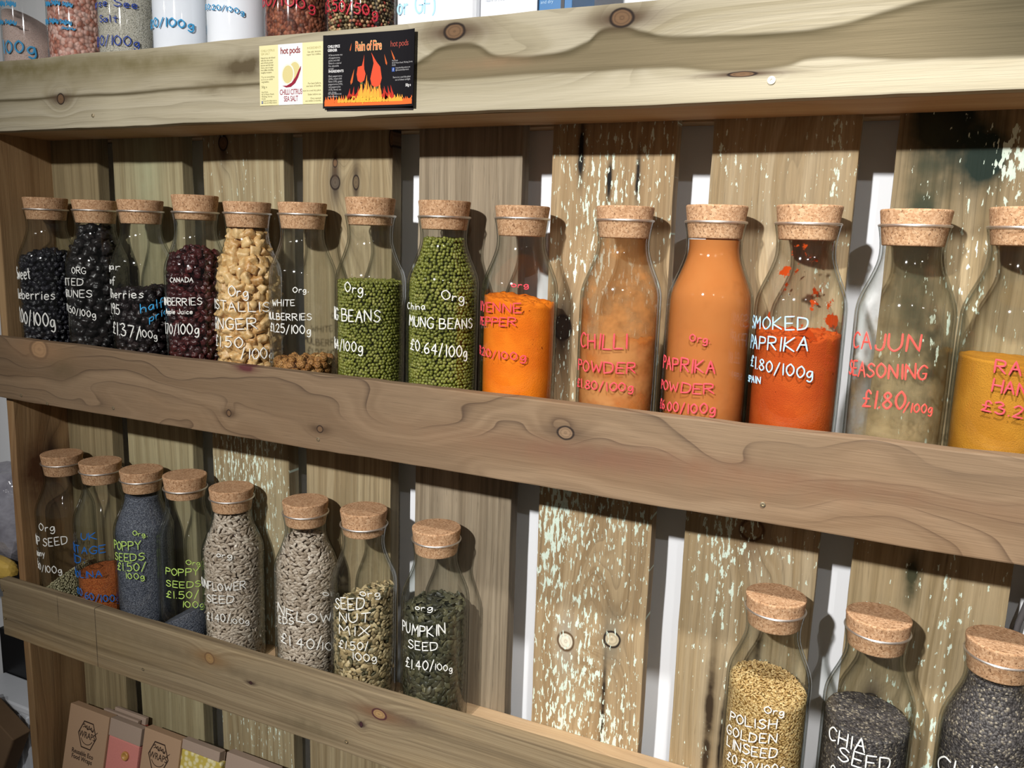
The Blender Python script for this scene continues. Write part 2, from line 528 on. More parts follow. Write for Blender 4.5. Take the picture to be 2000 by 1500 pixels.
# handwriting on the bottles and jars: text, start angle, start height, end angle, end height, letter height, ink
WRITING = {
 ("u", 1): [("S", -118.3, 0.1427, -111.1, 0.1430, 0.0190, "w"), ("weet", -109.1, 0.1430, -72.3, 0.1445, 0.0190, "w"), ("Blu", -138.6, 0.1125, -111.2, 0.1130, 0.0151, "w"), ("eberries", -109.1, 0.1130, -30.3, 0.1141, 0.0151, "w"), ("£2.", -141.5, 0.0795, -111.5, 0.0766, 0.0200, "w"), ("00/100g", -109.1, 0.0766, -33.5, 0.0700, 0.0200, "w")],
 ("u", 2): [("ORG", -89.2, 0.1576, -60.1, 0.1577, 0.0091, "w"), ("PIT", -149.4, 0.1377, -111.2, 0.1393, 0.0099, "w"), ("TED", -108.2, 0.1393, -67.0, 0.1409, 0.0099, "w"), ("PR", -130.8, 0.1209, -107.3, 0.1218, 0.0107, "w"), ("UNES", -104.4, 0.1218, -51.7, 0.1236, 0.0107, "w"), ("£1.", -128.5, 0.1015, -106.0, 0.0987, 0.0100, "w"), ("50/100g", -104.2, 0.0987, -47.6, 0.0922, 0.0100, "w")],
 ("u", 3): [("Sug", -159.2, 0.1661, -117.4, 0.1667, 0.0095, "w"), ("ar", -114.1, 0.1667, -84.1, 0.1671, 0.0095, "w"), ("of", -125.1, 0.1455, -98.2, 0.1461, 0.0112, "w"), ("C", -124.2, 0.1262, -116.3, 0.1263, 0.0125, "w"), ("herries", -114.1, 0.1263, -43.2, 0.1277, 0.0125, "w"), ("£2.", -150.7, 0.1023, -116.8, 0.1026, 0.0143, "w"), ("95", -114.1, 0.1026, -89.7, 0.1027, 0.0143, "w"), ("£1.37/", -117.3, 0.0738, -50.8, 0.0695, 0.0173, "w"), ("100g", -51.6, 0.0718, -22.8, 0.0666, 0.0105, "w"), ("half", -48.7, 0.1061, -7.2, 0.1158, 0.0127, "bc"), ("price", -34.8, 0.0934, 11.0, 0.1081, 0.0105, "bc")],
 ("u", 4): [("CANADA", -96.3, 0.1544, -52.4, 0.1557, 0.0063, "w"), ("CRA", -146.7, 0.1203, -119.4, 0.1215, 0.0100, "w"), ("NBERRIES", -117.2, 0.1215, -38.6, 0.1245, 0.0100, "w"), ("Apple Juice", -116.5, 0.1096, -55.2, 0.1116, 0.0064, "w"), ("£1.", -148.0, 0.0800, -119.5, 0.0811, 0.0144, "w"), ("70/100g", -117.2, 0.0811, -45.4, 0.0837, 0.0144, "w")],
 ("u", 5): [("Org", -83.9, 0.1417, -49.3, 0.1406, 0.0130, "w"), ("CRY", -166.1, 0.1224, -123.7, 0.1219, 0.0124, "w"), ("STALLIS", -120.3, 0.1219, -13.4, 0.1207, 0.0124, "w"), ("G", -137.1, 0.0940, -124.0, 0.0946, 0.0152, "w"), ("INGER", -120.3, 0.0946, -36.3, 0.0977, 0.0152, "w"), ("£1.50", -131.3, 0.0697, -60.6, 0.0726, 0.0147, "w"), ("/100g", -63.8, 0.0579, -6.6, 0.0552, 0.0141, "w")],
 ("u", 6): [("Org.", -68.2, 0.1515, -43.6, 0.1519, 0.0072, "w"), ("WHITE", -110.9, 0.1323, -65.2, 0.1344, 0.0080, "w"), ("M", -129.3, 0.1140, -122.2, 0.1142, 0.0086, "w"), ("ULBERRIES", -120.2, 0.1142, -38.3, 0.1160, 0.0086, "w"), ("£1.25/100g", -121.5, 0.0984, -40.3, 0.0979, 0.0107, "w")],
 ("u", 7): [("Org.", -98.7, 0.1574, -63.0, 0.1549, 0.0120, "w"), ("MUN", -165.6, 0.1196, -130.8, 0.1202, 0.0146, "w"), ("G BEANS", -128.1, 0.1202, -40.5, 0.1214, 0.0146, "w"), ("£0.6", -161.2, 0.0836, -125.9, 0.0832, 0.0129, "w"), ("4/100g", -123.8, 0.0832, -67.9, 0.0827, 0.0129, "w")],
 ("u", 8): [("Org.", -63.2, 0.1560, -22.6, 0.1506, 0.0109, "w"), ("China", -129.4, 0.1405, -88.6, 0.1418, 0.0079, "w"), ("MUNG BEANS", -122.6, 0.1211, -8.8, 0.1198, 0.0122, "w"), ("£0.64/100g", -118.5, 0.0927, -19.2, 0.0847, 0.0135, "w")],
 ("u", 9): [("org", -78.4, 0.1746, -53.7, 0.1741, 0.0057, "r"), ("CA", -168.0, 0.1432, -141.5, 0.1439, 0.0104, "r"), ("YENNE", -138.2, 0.1439, -63.7, 0.1457, 0.0104, "r"), ("P", -149.7, 0.1274, -139.5, 0.1279, 0.0093, "r"), ("EPPER", -136.6, 0.1279, -71.2, 0.1304, 0.0093, "r"), ("£3", -159.1, 0.0931, -140.5, 0.0927, 0.0089, "r"), (".20/100g", -138.2, 0.0927, -54.7, 0.0914, 0.0089, "r")],
 ("u", 10): [("CHILLI", -136.7, 0.1120, -61.0, 0.1152, 0.0155, "r"), ("POWDER", -142.7, 0.0853, -47.2, 0.0890, 0.0117, "r"), ("£1.80/100g", -144.3, 0.0663, -48.7, 0.0692, 0.0090, "r")],
 ("u", 11): [("Org.", -102.0, 0.1294, -75.9, 0.1288, 0.0074, "r"), ("PAPRIKA", -155.0, 0.0953, -66.5, 0.0979, 0.0133, "r"), ("POWDER", -162.2, 0.0719, -66.5, 0.0764, 0.0102, "r"), ("£6.00/100g", -161.0, 0.0502, -62.5, 0.0559, 0.0103, "r")],
 ("u", 12): [("SMOKED", -168.0, 0.1444, -73.8, 0.1488, 0.0125, "lb"), ("PAPRIKA", -168.0, 0.1238, -72.7, 0.1288, 0.0131, "lb"), ("£1.80/100g", -156.1, 0.1054, -63.2, 0.1017, 0.0112, "lb"), ("S", -163.9, 0.0883, -158.5, 0.0888, 0.0067, "lb"), ("PAIN", -157.0, 0.0888, -129.2, 0.0908, 0.0067, "lb")],
 ("u", 13): [("CAJUN", -159.3, 0.1328, -70.7, 0.1365, 0.0158, "pk"), ("SEASONING", -164.6, 0.1056, -59.5, 0.1108, 0.0135, "pk"), ("£1.80", -128.3, 0.0781, -80.6, 0.0812, 0.0161, "pk"), ("/100g", -80.4, 0.0793, -46.1, 0.0784, 0.0083, "pk")],
 ("u", 14): [("RAS EL", -109.6, 0.1227, -36.0, 0.1205, 0.0118, "r"), ("HANOUT", -109.6, 0.1054, -38.4, 0.1029, 0.0110, "r"), ("£3.20/100g", -117.5, 0.0873, -10.2, 0.0789, 0.0102, "r")],
 ("l", 1): [("Org", -95.0, 0.1454, -58.7, 0.1475, 0.0124, "w"), ("HEM", -145.7, 0.1154, -111.7, 0.1182, 0.0141, "w"), ("P SEED", -109.0, 0.1182, -35.7, 0.1238, 0.0141, "w"), ("Germ", -141.4, 0.0937, -110.8, 0.0988, 0.0111, "w"), ("any", -109.0, 0.0988, -84.7, 0.1026, 0.0111, "w"), ("£1.5", -148.5, 0.0763, -111.2, 0.0752, 0.0117, "w"), ("0/100g", -109.0, 0.0752, -49.8, 0.0735, 0.0117, "w")],
 ("l", 2): [("UK", -85.6, 0.1480, -53.0, 0.1495, 0.0111, "b"), ("HER", -154.6, 0.1196, -114.3, 0.1227, 0.0121, "b"), ("ITAGE", -111.1, 0.1227, -38.6, 0.1278, 0.0121, "b"), ("RE", -141.9, 0.1001, -114.5, 0.1046, 0.0133, "b"), ("D:", -111.1, 0.1046, -80.3, 0.1091, 0.0133, "b"), ("SEM", -149.7, 0.0770, -113.9, 0.0807, 0.0113, "b"), ("OLINA", -111.1, 0.0807, -46.8, 0.0870, 0.0113, "b"), ("£0.60/100g", -114.3, 0.0532, -16.1, 0.0393, 0.0114, "b")],
 ("l", 3): [("Org.", -62.2, 0.1740, -36.1, 0.1702, 0.0069, "li"), ("POPPY", -112.5, 0.1459, -48.1, 0.1514, 0.0133, "li"), ("SEEDS", -110.0, 0.1288, -42.7, 0.1334, 0.0117, "li"), ("£1.50/", -103.1, 0.1135, -41.8, 0.1166, 0.0126, "li"), ("100g", -80.4, 0.1031, -44.5, 0.1016, 0.0093, "li")],
 ("l", 4): [("Org.", -47.1, 0.1448, -18.4, 0.1388, 0.0073, "li"), ("POPPY", -87.3, 0.1279, -25.9, 0.1256, 0.0106, "li"), ("SEEDS", -87.4, 0.1091, -21.9, 0.1058, 0.0098, "li"), ("£1.50/", -88.7, 0.0916, -27.5, 0.0896, 0.0107, "li"), ("100g", -56.7, 0.0773, -17.4, 0.0705, 0.0099, "li")],
 ("l", 5): [("org.", -77.2, 0.1746, -44.2, 0.1724, 0.0078, "w"), ("SU", -135.0, 0.1206, -113.5, 0.1214, 0.0118, "w"), ("NFLOWER", -110.9, 0.1214, -26.6, 0.1242, 0.0118, "w"), ("SEED", -103.1, 0.1018, -48.4, 0.1042, 0.0112, "w"), ("£1.40/", -105.4, 0.0730, -54.8, 0.0750, 0.0121, "w"), ("100g", -54.9, 0.0726, -21.6, 0.0667, 0.0080, "w")],
 ("l", 6): [("org.", -22.8, 0.1421, 36.3, 0.1209, 0.0092, "w"), ("NFLOWER", -111.2, 0.1148, 36.7, 0.0919, 0.0136, "w"), ("EDS", -108.4, 0.0987, -74.1, 0.1029, 0.0107, "w"), ("£1.40/", -103.2, 0.0723, -25.8, 0.0635, 0.0154, "w"), ("100g", -26.8, 0.0614, 36.6, 0.0345, 0.0118, "w")],
 ("l", 7): [("org", -61.6, 0.1682, -27.3, 0.1618, 0.0096, "w"), ("SEED", -111.6, 0.1424, -55.6, 0.1493, 0.0153, "w"), ("NUT", -100.5, 0.1270, -45.4, 0.1296, 0.0131, "w"), ("MIX", -100.7, 0.1085, -47.1, 0.1114, 0.0125, "w"), ("£1.50/", -102.2, 0.0887, -47.1, 0.0899, 0.0111, "w"), ("100g", -75.0, 0.0760, -33.6, 0.0706, 0.0104, "w")],
 ("l", 8): [("org.", -94.7, 0.1703, -60.4, 0.1723, 0.0069, "w"), ("PUMPKIN", -127.0, 0.1327, -43.9, 0.1387, 0.0147, "w"), ("SEED", -108.3, 0.1147, -55.3, 0.1185, 0.0113, "w"), ("£1.40/", -114.8, 0.0860, -61.4, 0.0910, 0.0128, "w"), ("100g", -59.8, 0.0917, -29.9, 0.0849, 0.0086, "w")],
 ("l", 9): [("Org", -86.9, 0.1521, -61.4, 0.1511, 0.0076, "w"), ("POLISH", -137.3, 0.1250, -69.3, 0.1354, 0.0110, "w"), ("GOLDEN", -142.2, 0.1071, -67.5, 0.1194, 0.0111, "w"), ("LINSEED", -139.6, 0.0934, -65.6, 0.1020, 0.0112, "w"), ("£0.50/100g", -136.7, 0.0773, -53.4, 0.0840, 0.0107, "w")],
 ("l", 10): [("CHIA", -139.5, 0.1324, -90.3, 0.1373, 0.0148, "w"), ("SEED", -121.3, 0.1178, -56.3, 0.1200, 0.0151, "w"), ("£", -134.5, 0.0945, -123.8, 0.0977, 0.0110, "w")],
 ("l", 11): [("CHIA", -157.9, 0.1224, -76.1, 0.1415, 0.0171, "w")],
}
JAR_WRITING = {
 1: [("~~", -110.2, 0.1338, -63.4, 0.1307, 0.0091, "sb"), ("~~", -124.2, 0.1098, -65.9, 0.1059, 0.0078, "sb"), ("100g", -105.9, 0.0688, -34.3, 0.0680, 0.0172, "sb")],
 2: [("~~~", -112.4, 0.1256, -47.6, 0.1232, 0.0082, "sb"), ("~~~", -126.5, 0.1026, -49.6, 0.0977, 0.0089, "sb"), ("~", -70.7, 0.0928, -44.7, 0.0926, 0.0048, "sb")],
 3: [("Co", -154.4, 0.1177, -131.9, 0.1171, 0.0099, "nb"), ("arse See", -129.1, 0.1171, -27.6, 0.1147, 0.0099, "nb"), ("S", -102.3, 0.0961, -94.6, 0.0957, 0.0092, "nb"), ("alt", -92.5, 0.0957, -63.0, 0.0945, 0.0092, "nb"), ("£0", -154.5, 0.0669, -131.9, 0.0665, 0.0120, "nb"), (".20/100g", -129.1, 0.0665, -27.1, 0.0648, 0.0120, "nb")],
 4: [("£0.", -163.9, 0.0843, -126.6, 0.0833, 0.0102, "sb"), ("20/100g", -123.6, 0.0833, -29.6, 0.0809, 0.0102, "sb")],
 5: [("£0.20/100g", -121.8, 0.0983, -39.3, 0.0900, 0.0061, "sb")],
 6: [("£1", -167.6, 0.0983, -141.9, 0.0961, 0.0117, "rd"), (".50/100g", -138.7, 0.0961, -23.0, 0.0872, 0.0117, "rd")],
 7: [("£3.50/50g", -142.6, 0.0817, -29.7, 0.0716, 0.0119, "rd")],
}
# ---------------------------------------------------------------- handwriting: single-stroke letters
# points are x,y on a grid (cap height 10, small letters 5.5, tails below 0); '~' = curved stroke
GL = {
'A': '0,0 3,10 6,0;1,4 5,4', 'B': '0,0 0,10;~0,10 5,9.2 4,5.6 0,5.3;~0,5.3 6,4.5 5,.4 0,0',
'C': '~6,8.5 3,10 0,6.5 .6,2 3,0 6,1.5', 'D': '0,0 0,10;~0,10 5,8.6 6,5 4.5,1 0,0', 'E': '5,10 0,10 0,0 5,0;0,5 4,5',
'F': '5,10 0,10 0,0;0,5 4,5', 'G': '~6,8.5 3,10 0,6 .6,2 3,0 5.5,1 6,4.2;6,4.2 3.3,4.2', 'H': '0,0 0,10;6,0 6,10;0,5 6,5',
'I': '1,0 1,10', 'J': '~4,10 4.2,3 3,0 .6,.5 0,2.5', 'K': '0,0 0,10;5.5,10 0,4.5 6,0', 'L': '0,10 0,0 5,0',
'M': '0,0 .6,10 3.5,4 6.4,10 7,0', 'N': '0,0 0,10 6,0 6,10', 'O': '~3,10 .3,7 .3,3 3,0 5.8,3 5.8,7 3,10',
'P': '0,0 0,10;~0,10 5,9.2 5,5.5 0,4.8', 'R': '0,0 0,10;~0,10 5,9.2 5,5.8 0,4.9;2,4.9 6,0',
'S': '~5.5,8.5 3,10 .5,8 2,5.6 4.5,4.5 5.6,2.4 3,0 0,1.5', 'T': '0,10 6,10;3,10 3,0', 'U': '~0,10 .1,3 2.8,0 5.7,3 6,10',
'W': '0,10 1.8,0 4,7 6.2,0 8,10', 'X': '0,0 5.5,10;0,10 5.5,0', 'Y': '0,10 3,5 6,10;3,5 3,0',
'a': '~4,4.8 2,5.5 .2,3 1.2,.2 3,.8 4,4.8;4,5.2 4.3,0', 'b': '0,9.5 0,0;~0,3.6 2.4,5.3 4,3 2.6,0 0,.8',
'c': '~4,4.6 2.2,5.5 .2,3 1.6,.1 4,.8', 'e': '~.2,2.8 4,3.2 3,5.4 .8,4.8 .3,1.5 2,0 4,.9', 'f': '~4,9.3 2.6,9.8 1.6,7 1.5,-1;0,5.3 3.4,5.3',
'g': '~4,4.8 2,5.5 .2,3 1.2,.4 3,1 4,4.8;~4,5.3 4.2,-1 2.6,-3.6 .4,-2.6', 'h': '0,9.8 0,0;~0,3.6 2,5.4 3.8,4 3.9,0',
'i': '.6,5.3 .6,0;.6,7.2 .7,7.7', 'l': '.6,9.8 .7,0', 'm': '0,5.4 0,0;~0,3.6 1.6,5.4 2.8,4 2.9,0;~2.9,3.6 4.6,5.4 5.8,4 5.9,0',
'n': '0,5.4 0,0;~0,3.6 2,5.4 3.8,4 3.9,0', 'o': '~2.1,5.5 .2,3.8 .4,1.2 2.1,0 3.9,1.4 3.9,4 2.1,5.5', 'p': '0,5.4 0,-3.5;~0,3.8 2.4,5.4 4,3 2.6,.1 0,1',
'r': '0,5.4 0,0;~0,3.2 1.6,5.2 3,5', 's': '~3.6,4.6 2,5.5 .4,4.2 2,2.9 3.5,1.4 1.8,0 0,.7', 't': '1.6,9 1.7,1 2.8,0;0,6 3.4,6',
'u': '~0,5.4 .2,1 2,0 3.8,1.4;4,5.4 4,0', 'w': '0,5.4 1.3,0 2.8,4.4 4.3,0 5.6,5.4', 'y': '0,5.4 2.1,.6;4.2,5.4 1,-3.6',
'0': '~2.6,10 .3,7 .3,3 2.6,0 4.9,3 4.9,7 2.6,10', '1': '1,10 1,0', '2': '~.3,8 2.5,10 4.8,7.8 3.5,4.5 0,0;0,0 5,0',
'3': '~.3,9 3,10 4.5,7.8 2,5.4 4.9,4 4.2,.8 2,0 0,1', '4': '3.6,0 3.6,10 0,3.4 5.2,3.4', '5': '4.6,10 .8,10 .5,5.8;~.5,5.8 3.4,6.2 4.9,3.2 3,0 0,.8',
'6': '~4,10 1,6.5 .3,2.4 2.4,0 4.8,2.4 3,5.2 .4,3', '7': '0,10 5,10 2,0', '8': '~2.5,5.4 .5,8 2.5,10 4.5,8 2.5,5.4 0,2.6 2.5,0 5,2.6 2.5,5.4',
'9': '~4.6,8 2.4,10 .3,7.4 2,5 4.6,8;4.6,8 4.2,0', '£': '~5.4,8.2 3.8,10 2.2,8 2.4,3 .2,.2;.2,.2 5.6,.3;.4,5 4.4,5', '/': '0,-1.5 3.6,10.5',
'.': '.4,0 .6,.4', ':': '.5,1 .6,1.4;.5,4.6 .6,5', '(': '~2,10.5 .4,6 .6,1 2.2,-1.5', ')': '~.2,10.5 2,6 1.8,1 0,-1.5',
'~': '~0,6 1,9 2,3 3,8 4,2 5,9 6,3 7,8 8,2 9,7;~0,2 2,5 4,1 6,5 8,1 9,4', '-': '.3,4.5 3.4,4.6'}

def smooth_pts(p, n=5):
    p = [Vector((a, b)) for a, b in p]
    out = []
    for i in range(len(p) - 1):
        p0 = p[i - 1] if i else p[i]; p1, p2 = p[i], p[i + 1]; p3 = p[i + 2] if i + 2 < len(p) else p2
        for k in range(n):
            t = k / n
            out.append(.5 * ((2 * p1) + (p2 - p0) * t + (2 * p0 - 5 * p1 + 4 * p2 - p3) * t * t + (3 * p1 - p0 - 3 * p2 + p3) * t ** 3))
    out.append(p[-1])
    return [(q.x, q.y) for q in out]

GLY = {}
for ch, d in GL.items():
    strokes = []
    for s in d.split(';'):
        cv = s.startswith('~')
        pts = [tuple(float(t) for t in q.split(',')) for q in s.lstrip('~').split(' ')]
        strokes.append(smooth_pts(pts) if cv else pts)
    GLY[ch] = (strokes, max(x for st in strokes for x, _ in st))

def write_line(text, rg, jitter=1.0):
    """strokes with x in 0..1 along the line and y in cap heights"""
    x = 0.0; out = []
    for ch in text:
        if ch == ' ': x += 4.5; continue
        st, wd = GLY[ch]
        sc = 1 + rg.uniform(-.06, .06) * jitter; an = rg.uniform(-.07, .07) * jitter; dy = rg.uniform(-.35, .35) * jitter
        for s in st:
            out.append([(x + (px * sc - py * an), py * sc + px * an + dy) for px, py in s])
        x += wd + 2.1
    x = max(x - 2.1, 1.0)
    return [[(px / x, py / 10.0) for px, py in s] for s in out]

def ribbons(strokes3, width, height):
    """raised paint strokes: strokes3 = lists of (point, along-normal)"""
    vs, fs = [], []
    for st in strokes3:
        P = [Vector(p) for p, _ in st]; N = [Vector(n_) for _, n_ in st]
        if len(P) < 2: continue
        base = len(vs)
        # round the ends a little
        for i in range(len(P)):
            t = (P[min(i + 1, len(P) - 1)] - P[max(i - 1, 0)])
            if t.length < 1e-9: t = Vector((1, 0, 0))
            b = t.normalized().cross(N[i]).normalized()
            wv = width * (.72 if i in (0, len(P) - 1) else 1.0) / 2
            ext = t.normalized() * (width * .35 * (-1 if i == 0 else 1 if i == len(P) - 1 else 0))
            p = P[i] + ext
            vs += [p + b * wv, p + b * wv * .55 + N[i] * height, p - b * wv * .55 + N[i] * height, p - b * wv]
        for i in range(len(P) - 1):
            a = base + 4 * i
            for k in range(3): fs.append((a + k, a + k + 1, a + k + 5, a + k + 4))
    return vs, fs

def subdiv(st, step):
    out = [st[0]]
    for a, b in zip(st, st[1:]):
        n_ = max(1, int(math.hypot(b[0] - a[0], b[1] - a[1]) / step))
        for k in range(1, n_ + 1): out.append((a[0] + (b[0] - a[0]) * k / n_, a[1] + (b[1] - a[1]) * k / n_))
    return out

INK = {}
def ink(c):
    if c not in INK:
        rgb = dict(w=(236, 236, 230), r=(226, 74, 86), pk=(240, 84, 74), lb=(168, 212, 240), li=(192, 226, 112), b=(26, 104, 186),
                   bc=(66, 168, 226), sb=(58, 150, 200), nb=(34, 66, 158), rd=(190, 44, 60))[c]
        nm = dict(w='white', r='red', pk='scarlet', lb='pale_blue', li='lime', b='blue', bc='sky_blue', sb='sea_blue', nb='navy', rd='crimson')[c]
        INK[c] = plain(nm + '_paint_pen', rgb, .55, .3, .04)
    return INK[c]

def lettering(lines, parent, radius, rg, off=.00025, thick=1.0):
    """handwriting on the outside of a round vessel; lines are (text, angle0, z0, angle1, z1, cap height, ink)"""
    by = {}
    for (text, a0, za, a1, zb, h, c) in lines:
        wd = min(.0020, .0008 + .058 * h) * thick
        if c in ('r', 'pk', 'b', 'sb') : wd *= 1.15
        L = abs(math.radians(a1 - a0)) * .045
        st3 = []
        for st in write_line(text, rg):
            pts = subdiv([(x * L, y * h) for x, y in st], .0022)
            o = []
            for x, y in pts:
                t = x / L
                a = math.radians(a0 + (a1 - a0) * t); z = za + (zb - za) * t + y
                r = (radius(z) if callable(radius) else radius) + off
                nr = Vector((math.cos(a), math.sin(a), 0))
                o.append((nr * r + Vector((0, 0, z)), nr))
            st3.append(o)
        v, f = ribbons(st3, wd, .0004)
        V, F = by.setdefault(c, ([], []))
        k = len(V); V += v; F += [tuple(i + k for i in q) for q in f]
    for c, (V, F) in by.items():
        link('lettering', mesh('lettering', V, F), ink(c), parent)

# ---------------------------------------------------------------- the setting
WALLY = .165
plaster = plain('white_wall_paint', (238, 240, 243), .8, .2, .02, 8.0)
bm = box_bm(9.0, .10, 3.2, 0)
wall = link('wall_back', bm_mesh('wall_back', bm), plaster, None, (.3, WALLY + .05, 1.6)); wall['kind'] = 'structure'
bm = box_bm(9.0, 5.0, .06, 0)
floor = link('floor', bm_mesh('floor', bm), plain('grey_floor', (120, 116, 110), .6, .4, .08, 9.0), None, (.3, WALLY - 2.45, -.03)); floor['kind'] = 'structure'

# ---------------------------------------------------------------- the rack
RX, RZ = .70, -1.30
rack = empty('pallet_rack', (RX, .05, RZ + Z0), 'rustic wall rack of reclaimed pallet boards holding corked bottles', 'shelf rack')
def rk(x, y, z): return (x - RX, y - .05, z - RZ)

m_up = wood('pale_sapwood_plank', 'X', lin((170, 161, 139)), lin((150, 140, 115)), lin((94, 84, 60)), seed=1.3, freq=46, amp=5.5, su=1.9, sv=10, line=.42, fibre=.16,
            knots=[(.8136 - .92, .3945 - .3592, .0135, .0095), (1.0019 - .92, .3937 - .3592, .0125, .0095), (.1826 - .92, .3509 - .3592, .0075, .0075), (1.1227 - .92, .3344 - .3592, .0140, .0026)],
            stains=[(.5208 - .92, .0171, .045, .013, lin((84, 72, 52)), 1.2), (.47 - .92, -.006, .04, .008, lin((96, 84, 60)), .8), (.1 - .92, .034, .25, .016, lin((116, 106, 72)), .9), (.35 - .92, .03, .12, .012, lin((110, 100, 68)), .7), (.86 - .92, .0, .05, .006, lin((140, 112, 84)), .5)],
            band=([(-.18, -.008), (-.143, -.0138), (-.098, -.0139), (.033, -.0155), (.121, -.0157), (.198, -.0224), (.24, -.021), (.264, -.0161), (.346, -.021), (.43, -.024)],
                  [(-.19, -.004), (-.143, .0111), (-.099, .0232), (-.048, .0063), (.001, .005), (.046, .0143), (.073, .027), (.102, .0211), (.133, .0136), (.2, .0112), (.274, .0121), (.319, .0212), (.349, .0280), (.43, .04)],
                  lin((116, 104, 79)), lin((74, 65, 42)), lin((64, 58, 40)), .0025),
            bright=[(1.1 - .92, -.035, .55, .014, lin((180, 171, 147)), .7), (.29 - .92, -.02, .03, .05, lin((176, 167, 142)), .5)],
            warps=[(.9 - .92, .01, .12, .03, 3.0), (1.2 - .92, .0, .2, .03, -4.0)], rough=.8, bumpd=.0009)
m_mid = wood('walnut_brown_plank', 'X', lin((132, 110, 86)), lin((114, 93, 71)), lin((52, 38, 30)), seed=4.1, freq=44, amp=8.0, su=3.4, sv=7, line=.95, fibre=.16, lineper=1.25, linepow=11.0, knotamp=1.2,
             knots=[(.9617 - .92, -.0322 + .049, .0100, .0080, lin((128, 104, 80))), (.4765 - .92, -.0673 + .049, .0040, .0050), (.6282 - .92, -.0702 + .049, .0050, .0050), (.10 - .92, -.012 + .049, .022, .016, lin((160, 126, 92)), lin((118, 92, 68)))],
             stains=[(1.0 - .92, -.006, .10, .012, lin((84, 56, 50)), .8), (1.15 - .92, .0, .22, .010, lin((98, 66, 48)), .5), (.5082 - .92, .047, .018, .006, lin((86, 44, 44)), 1.3), (1.05 - .92, -.01, .3, .02, lin((128, 96, 70)), .45), (.15 - .92, .02, .03, .03, lin((96, 80, 58)), .7)],
             warps=[(.75 - .92, .0, .10, .03, 2.0), (.35 - .92, -.01, .12, .04, -2.5), (1.25 - .92, .01, .14, .02, 1.5)], tint=(lin((128, 98, 68)), .5), rough=.72, bumpd=.0005)
m_low = wood('weathered_grey_plank', 'X', lin((150, 133, 105)), lin((126, 109, 84)), lin((80, 66, 50)), seed=7.7, freq=150, amp=7.0, streak=.6, su=1.6, sv=9, line=.45, fibre=.18,
             knots=[(.7185 - .92, -.4418 + .4646, .012, .008, lin((160, 128, 86)), lin((74, 40, 42))), (.4261 - .92, -.4374 + .4646, .010, .009, lin((150, 118, 76)), lin((110, 84, 58))), (.5023 - .92, -.4555 + .4646, .0028, .0026, lin((60, 34, 34))), (.6903 - .92, -.4650 + .4646, .0025, .0045, lin((66, 36, 42)))],
             stains=[(.45 - .92, .02, .5, .012, lin((112, 98, 76)), .7), (.2 - .92, .0, .15, .03, lin((130, 112, 80)), .5), (.60 - .92, -.03, .06, .012, lin((96, 84, 62)), .7), (.75 - .92, .028, .05, .006, lin((82, 66, 54)), .8), (.187 - .92, 0, .0007, .5, lin((66, 56, 44)), 1.2), (.1 - .92, .03, .0007, .02, lin((66, 56, 44)), 1.2)],
             tint=(lin((166, 136, 92)), .5), rough=.78, bumpd=.0006)
m_shelf = wood('shelf_timber', 'X', lin((196, 168, 132)), lin((176, 146, 110)), lin((110, 80, 56)), seed=2.9, freq=50, amp=5, line=.4, fibre=.15,
               stains=[(.0, .0, 2.0, .5, lin((176, 146, 110)), .3)])
m_panel = wood('side_panel_pine', 'P', lin((166, 136, 98)), lin((136, 106, 72)), lin((76, 54, 36)), seed=5.5, freq=60, amp=5, su=2, sv=9, line=.5, fibre=.15,
               knots=[(.065, -.005, .018, .012, lin((74, 48, 34)))], stains=[(.050, -.03, .05, .028, lin((92, 60, 38)), 1.2)], tint=(lin((140, 98, 60)), .6))

for nm_mat, z0_, z1_, sd in ((m_up, .3106, .4079, 1), (m_mid, -.098, 0, 2), (m_low, -.5147, -.4149, 3), (m_low, -.926, -.828, 4)):
    x0 = -.075 if sd < 3 else -.043
    # every plank keeps the same origin (X .92) so that its knots stay where they are
    bm = box_bm(1.95 - x0, .017, z1_ - z0_, bevel=.0016, cuts=90, axis=0, jit=.0007, seed=sd)
    bmesh.ops.translate(bm, vec=((1.95 + x0) / 2 - .92, 0, 0), verts=bm.verts)
    b = link('front_plank', bm_mesh('front_plank', bm), nm_mat, rack, rk(.92, .0085, (z0_ + z1_) / 2))
    if sd == 1: b['label'] = 'pale sapwood plank with dark knots'
    if sd == 2: b['label'] = 'brown plank with wavy dark grain'
    if sd == 3: b['label'] = 'greyish weathered plank with purple-edged knots'
    scr = {1: [(.2467, .326), (1.1497, .3275), (.73, .3195)], 2: [(.0505, -.0887), (.1106, -.095), (.2551, -.0857), (.6256, -.084), (1.1751, -.0786)],
           3: [(-.0363, -.4322), (-.0357, -.4829), (.2885, -.4914), (.667, -.4969)], 4: []}[sd]
    for i, (sx, sz) in enumerate(scr):
        if sd == 1 and i == 2: continue
        me = lathe('screw', [(.0002, -.0030), (.0026 if (sd, i) != (1, 1) else .0036, -.0008), (.0026 if (sd, i) != (1, 1) else .0036, .0004), (.0014, .0006), (.0011, -.0004), (.0001, -.0005)], 20)
        me.transform(Matrix.Rotation(math.pi / 2, 4, 'X'))
        link('screw', me, plain('zinc_screw', (205, 190, 160), .35, .5, .1, 400, metal=.9), b, (sx - .92, -.0090, sz - (z0_ + z1_) / 2))
    # paint-free crosscut lines left by a saw on the lowest visible plank
for rz in (.3336,):
    board('light_stop_rail', (1.945, .030, .044), rk(.975, .1485, rz), m_shelf, rack, 0, .0003, 9)  # unseen rail, added to keep lamp light off the wall between the slats
for z0_, z1_, sd in ((.3106, .3566, 5), (-.098, -.052, 6), (-.5147, -.463, 7), (-.926, -.878, 8)):
    board('shelf_board', (1.945, .0925, z1_ - z0_), rk(.975, .0636, (z0_ + z1_) / 2), m_shelf, rack, 0, .0003, sd)

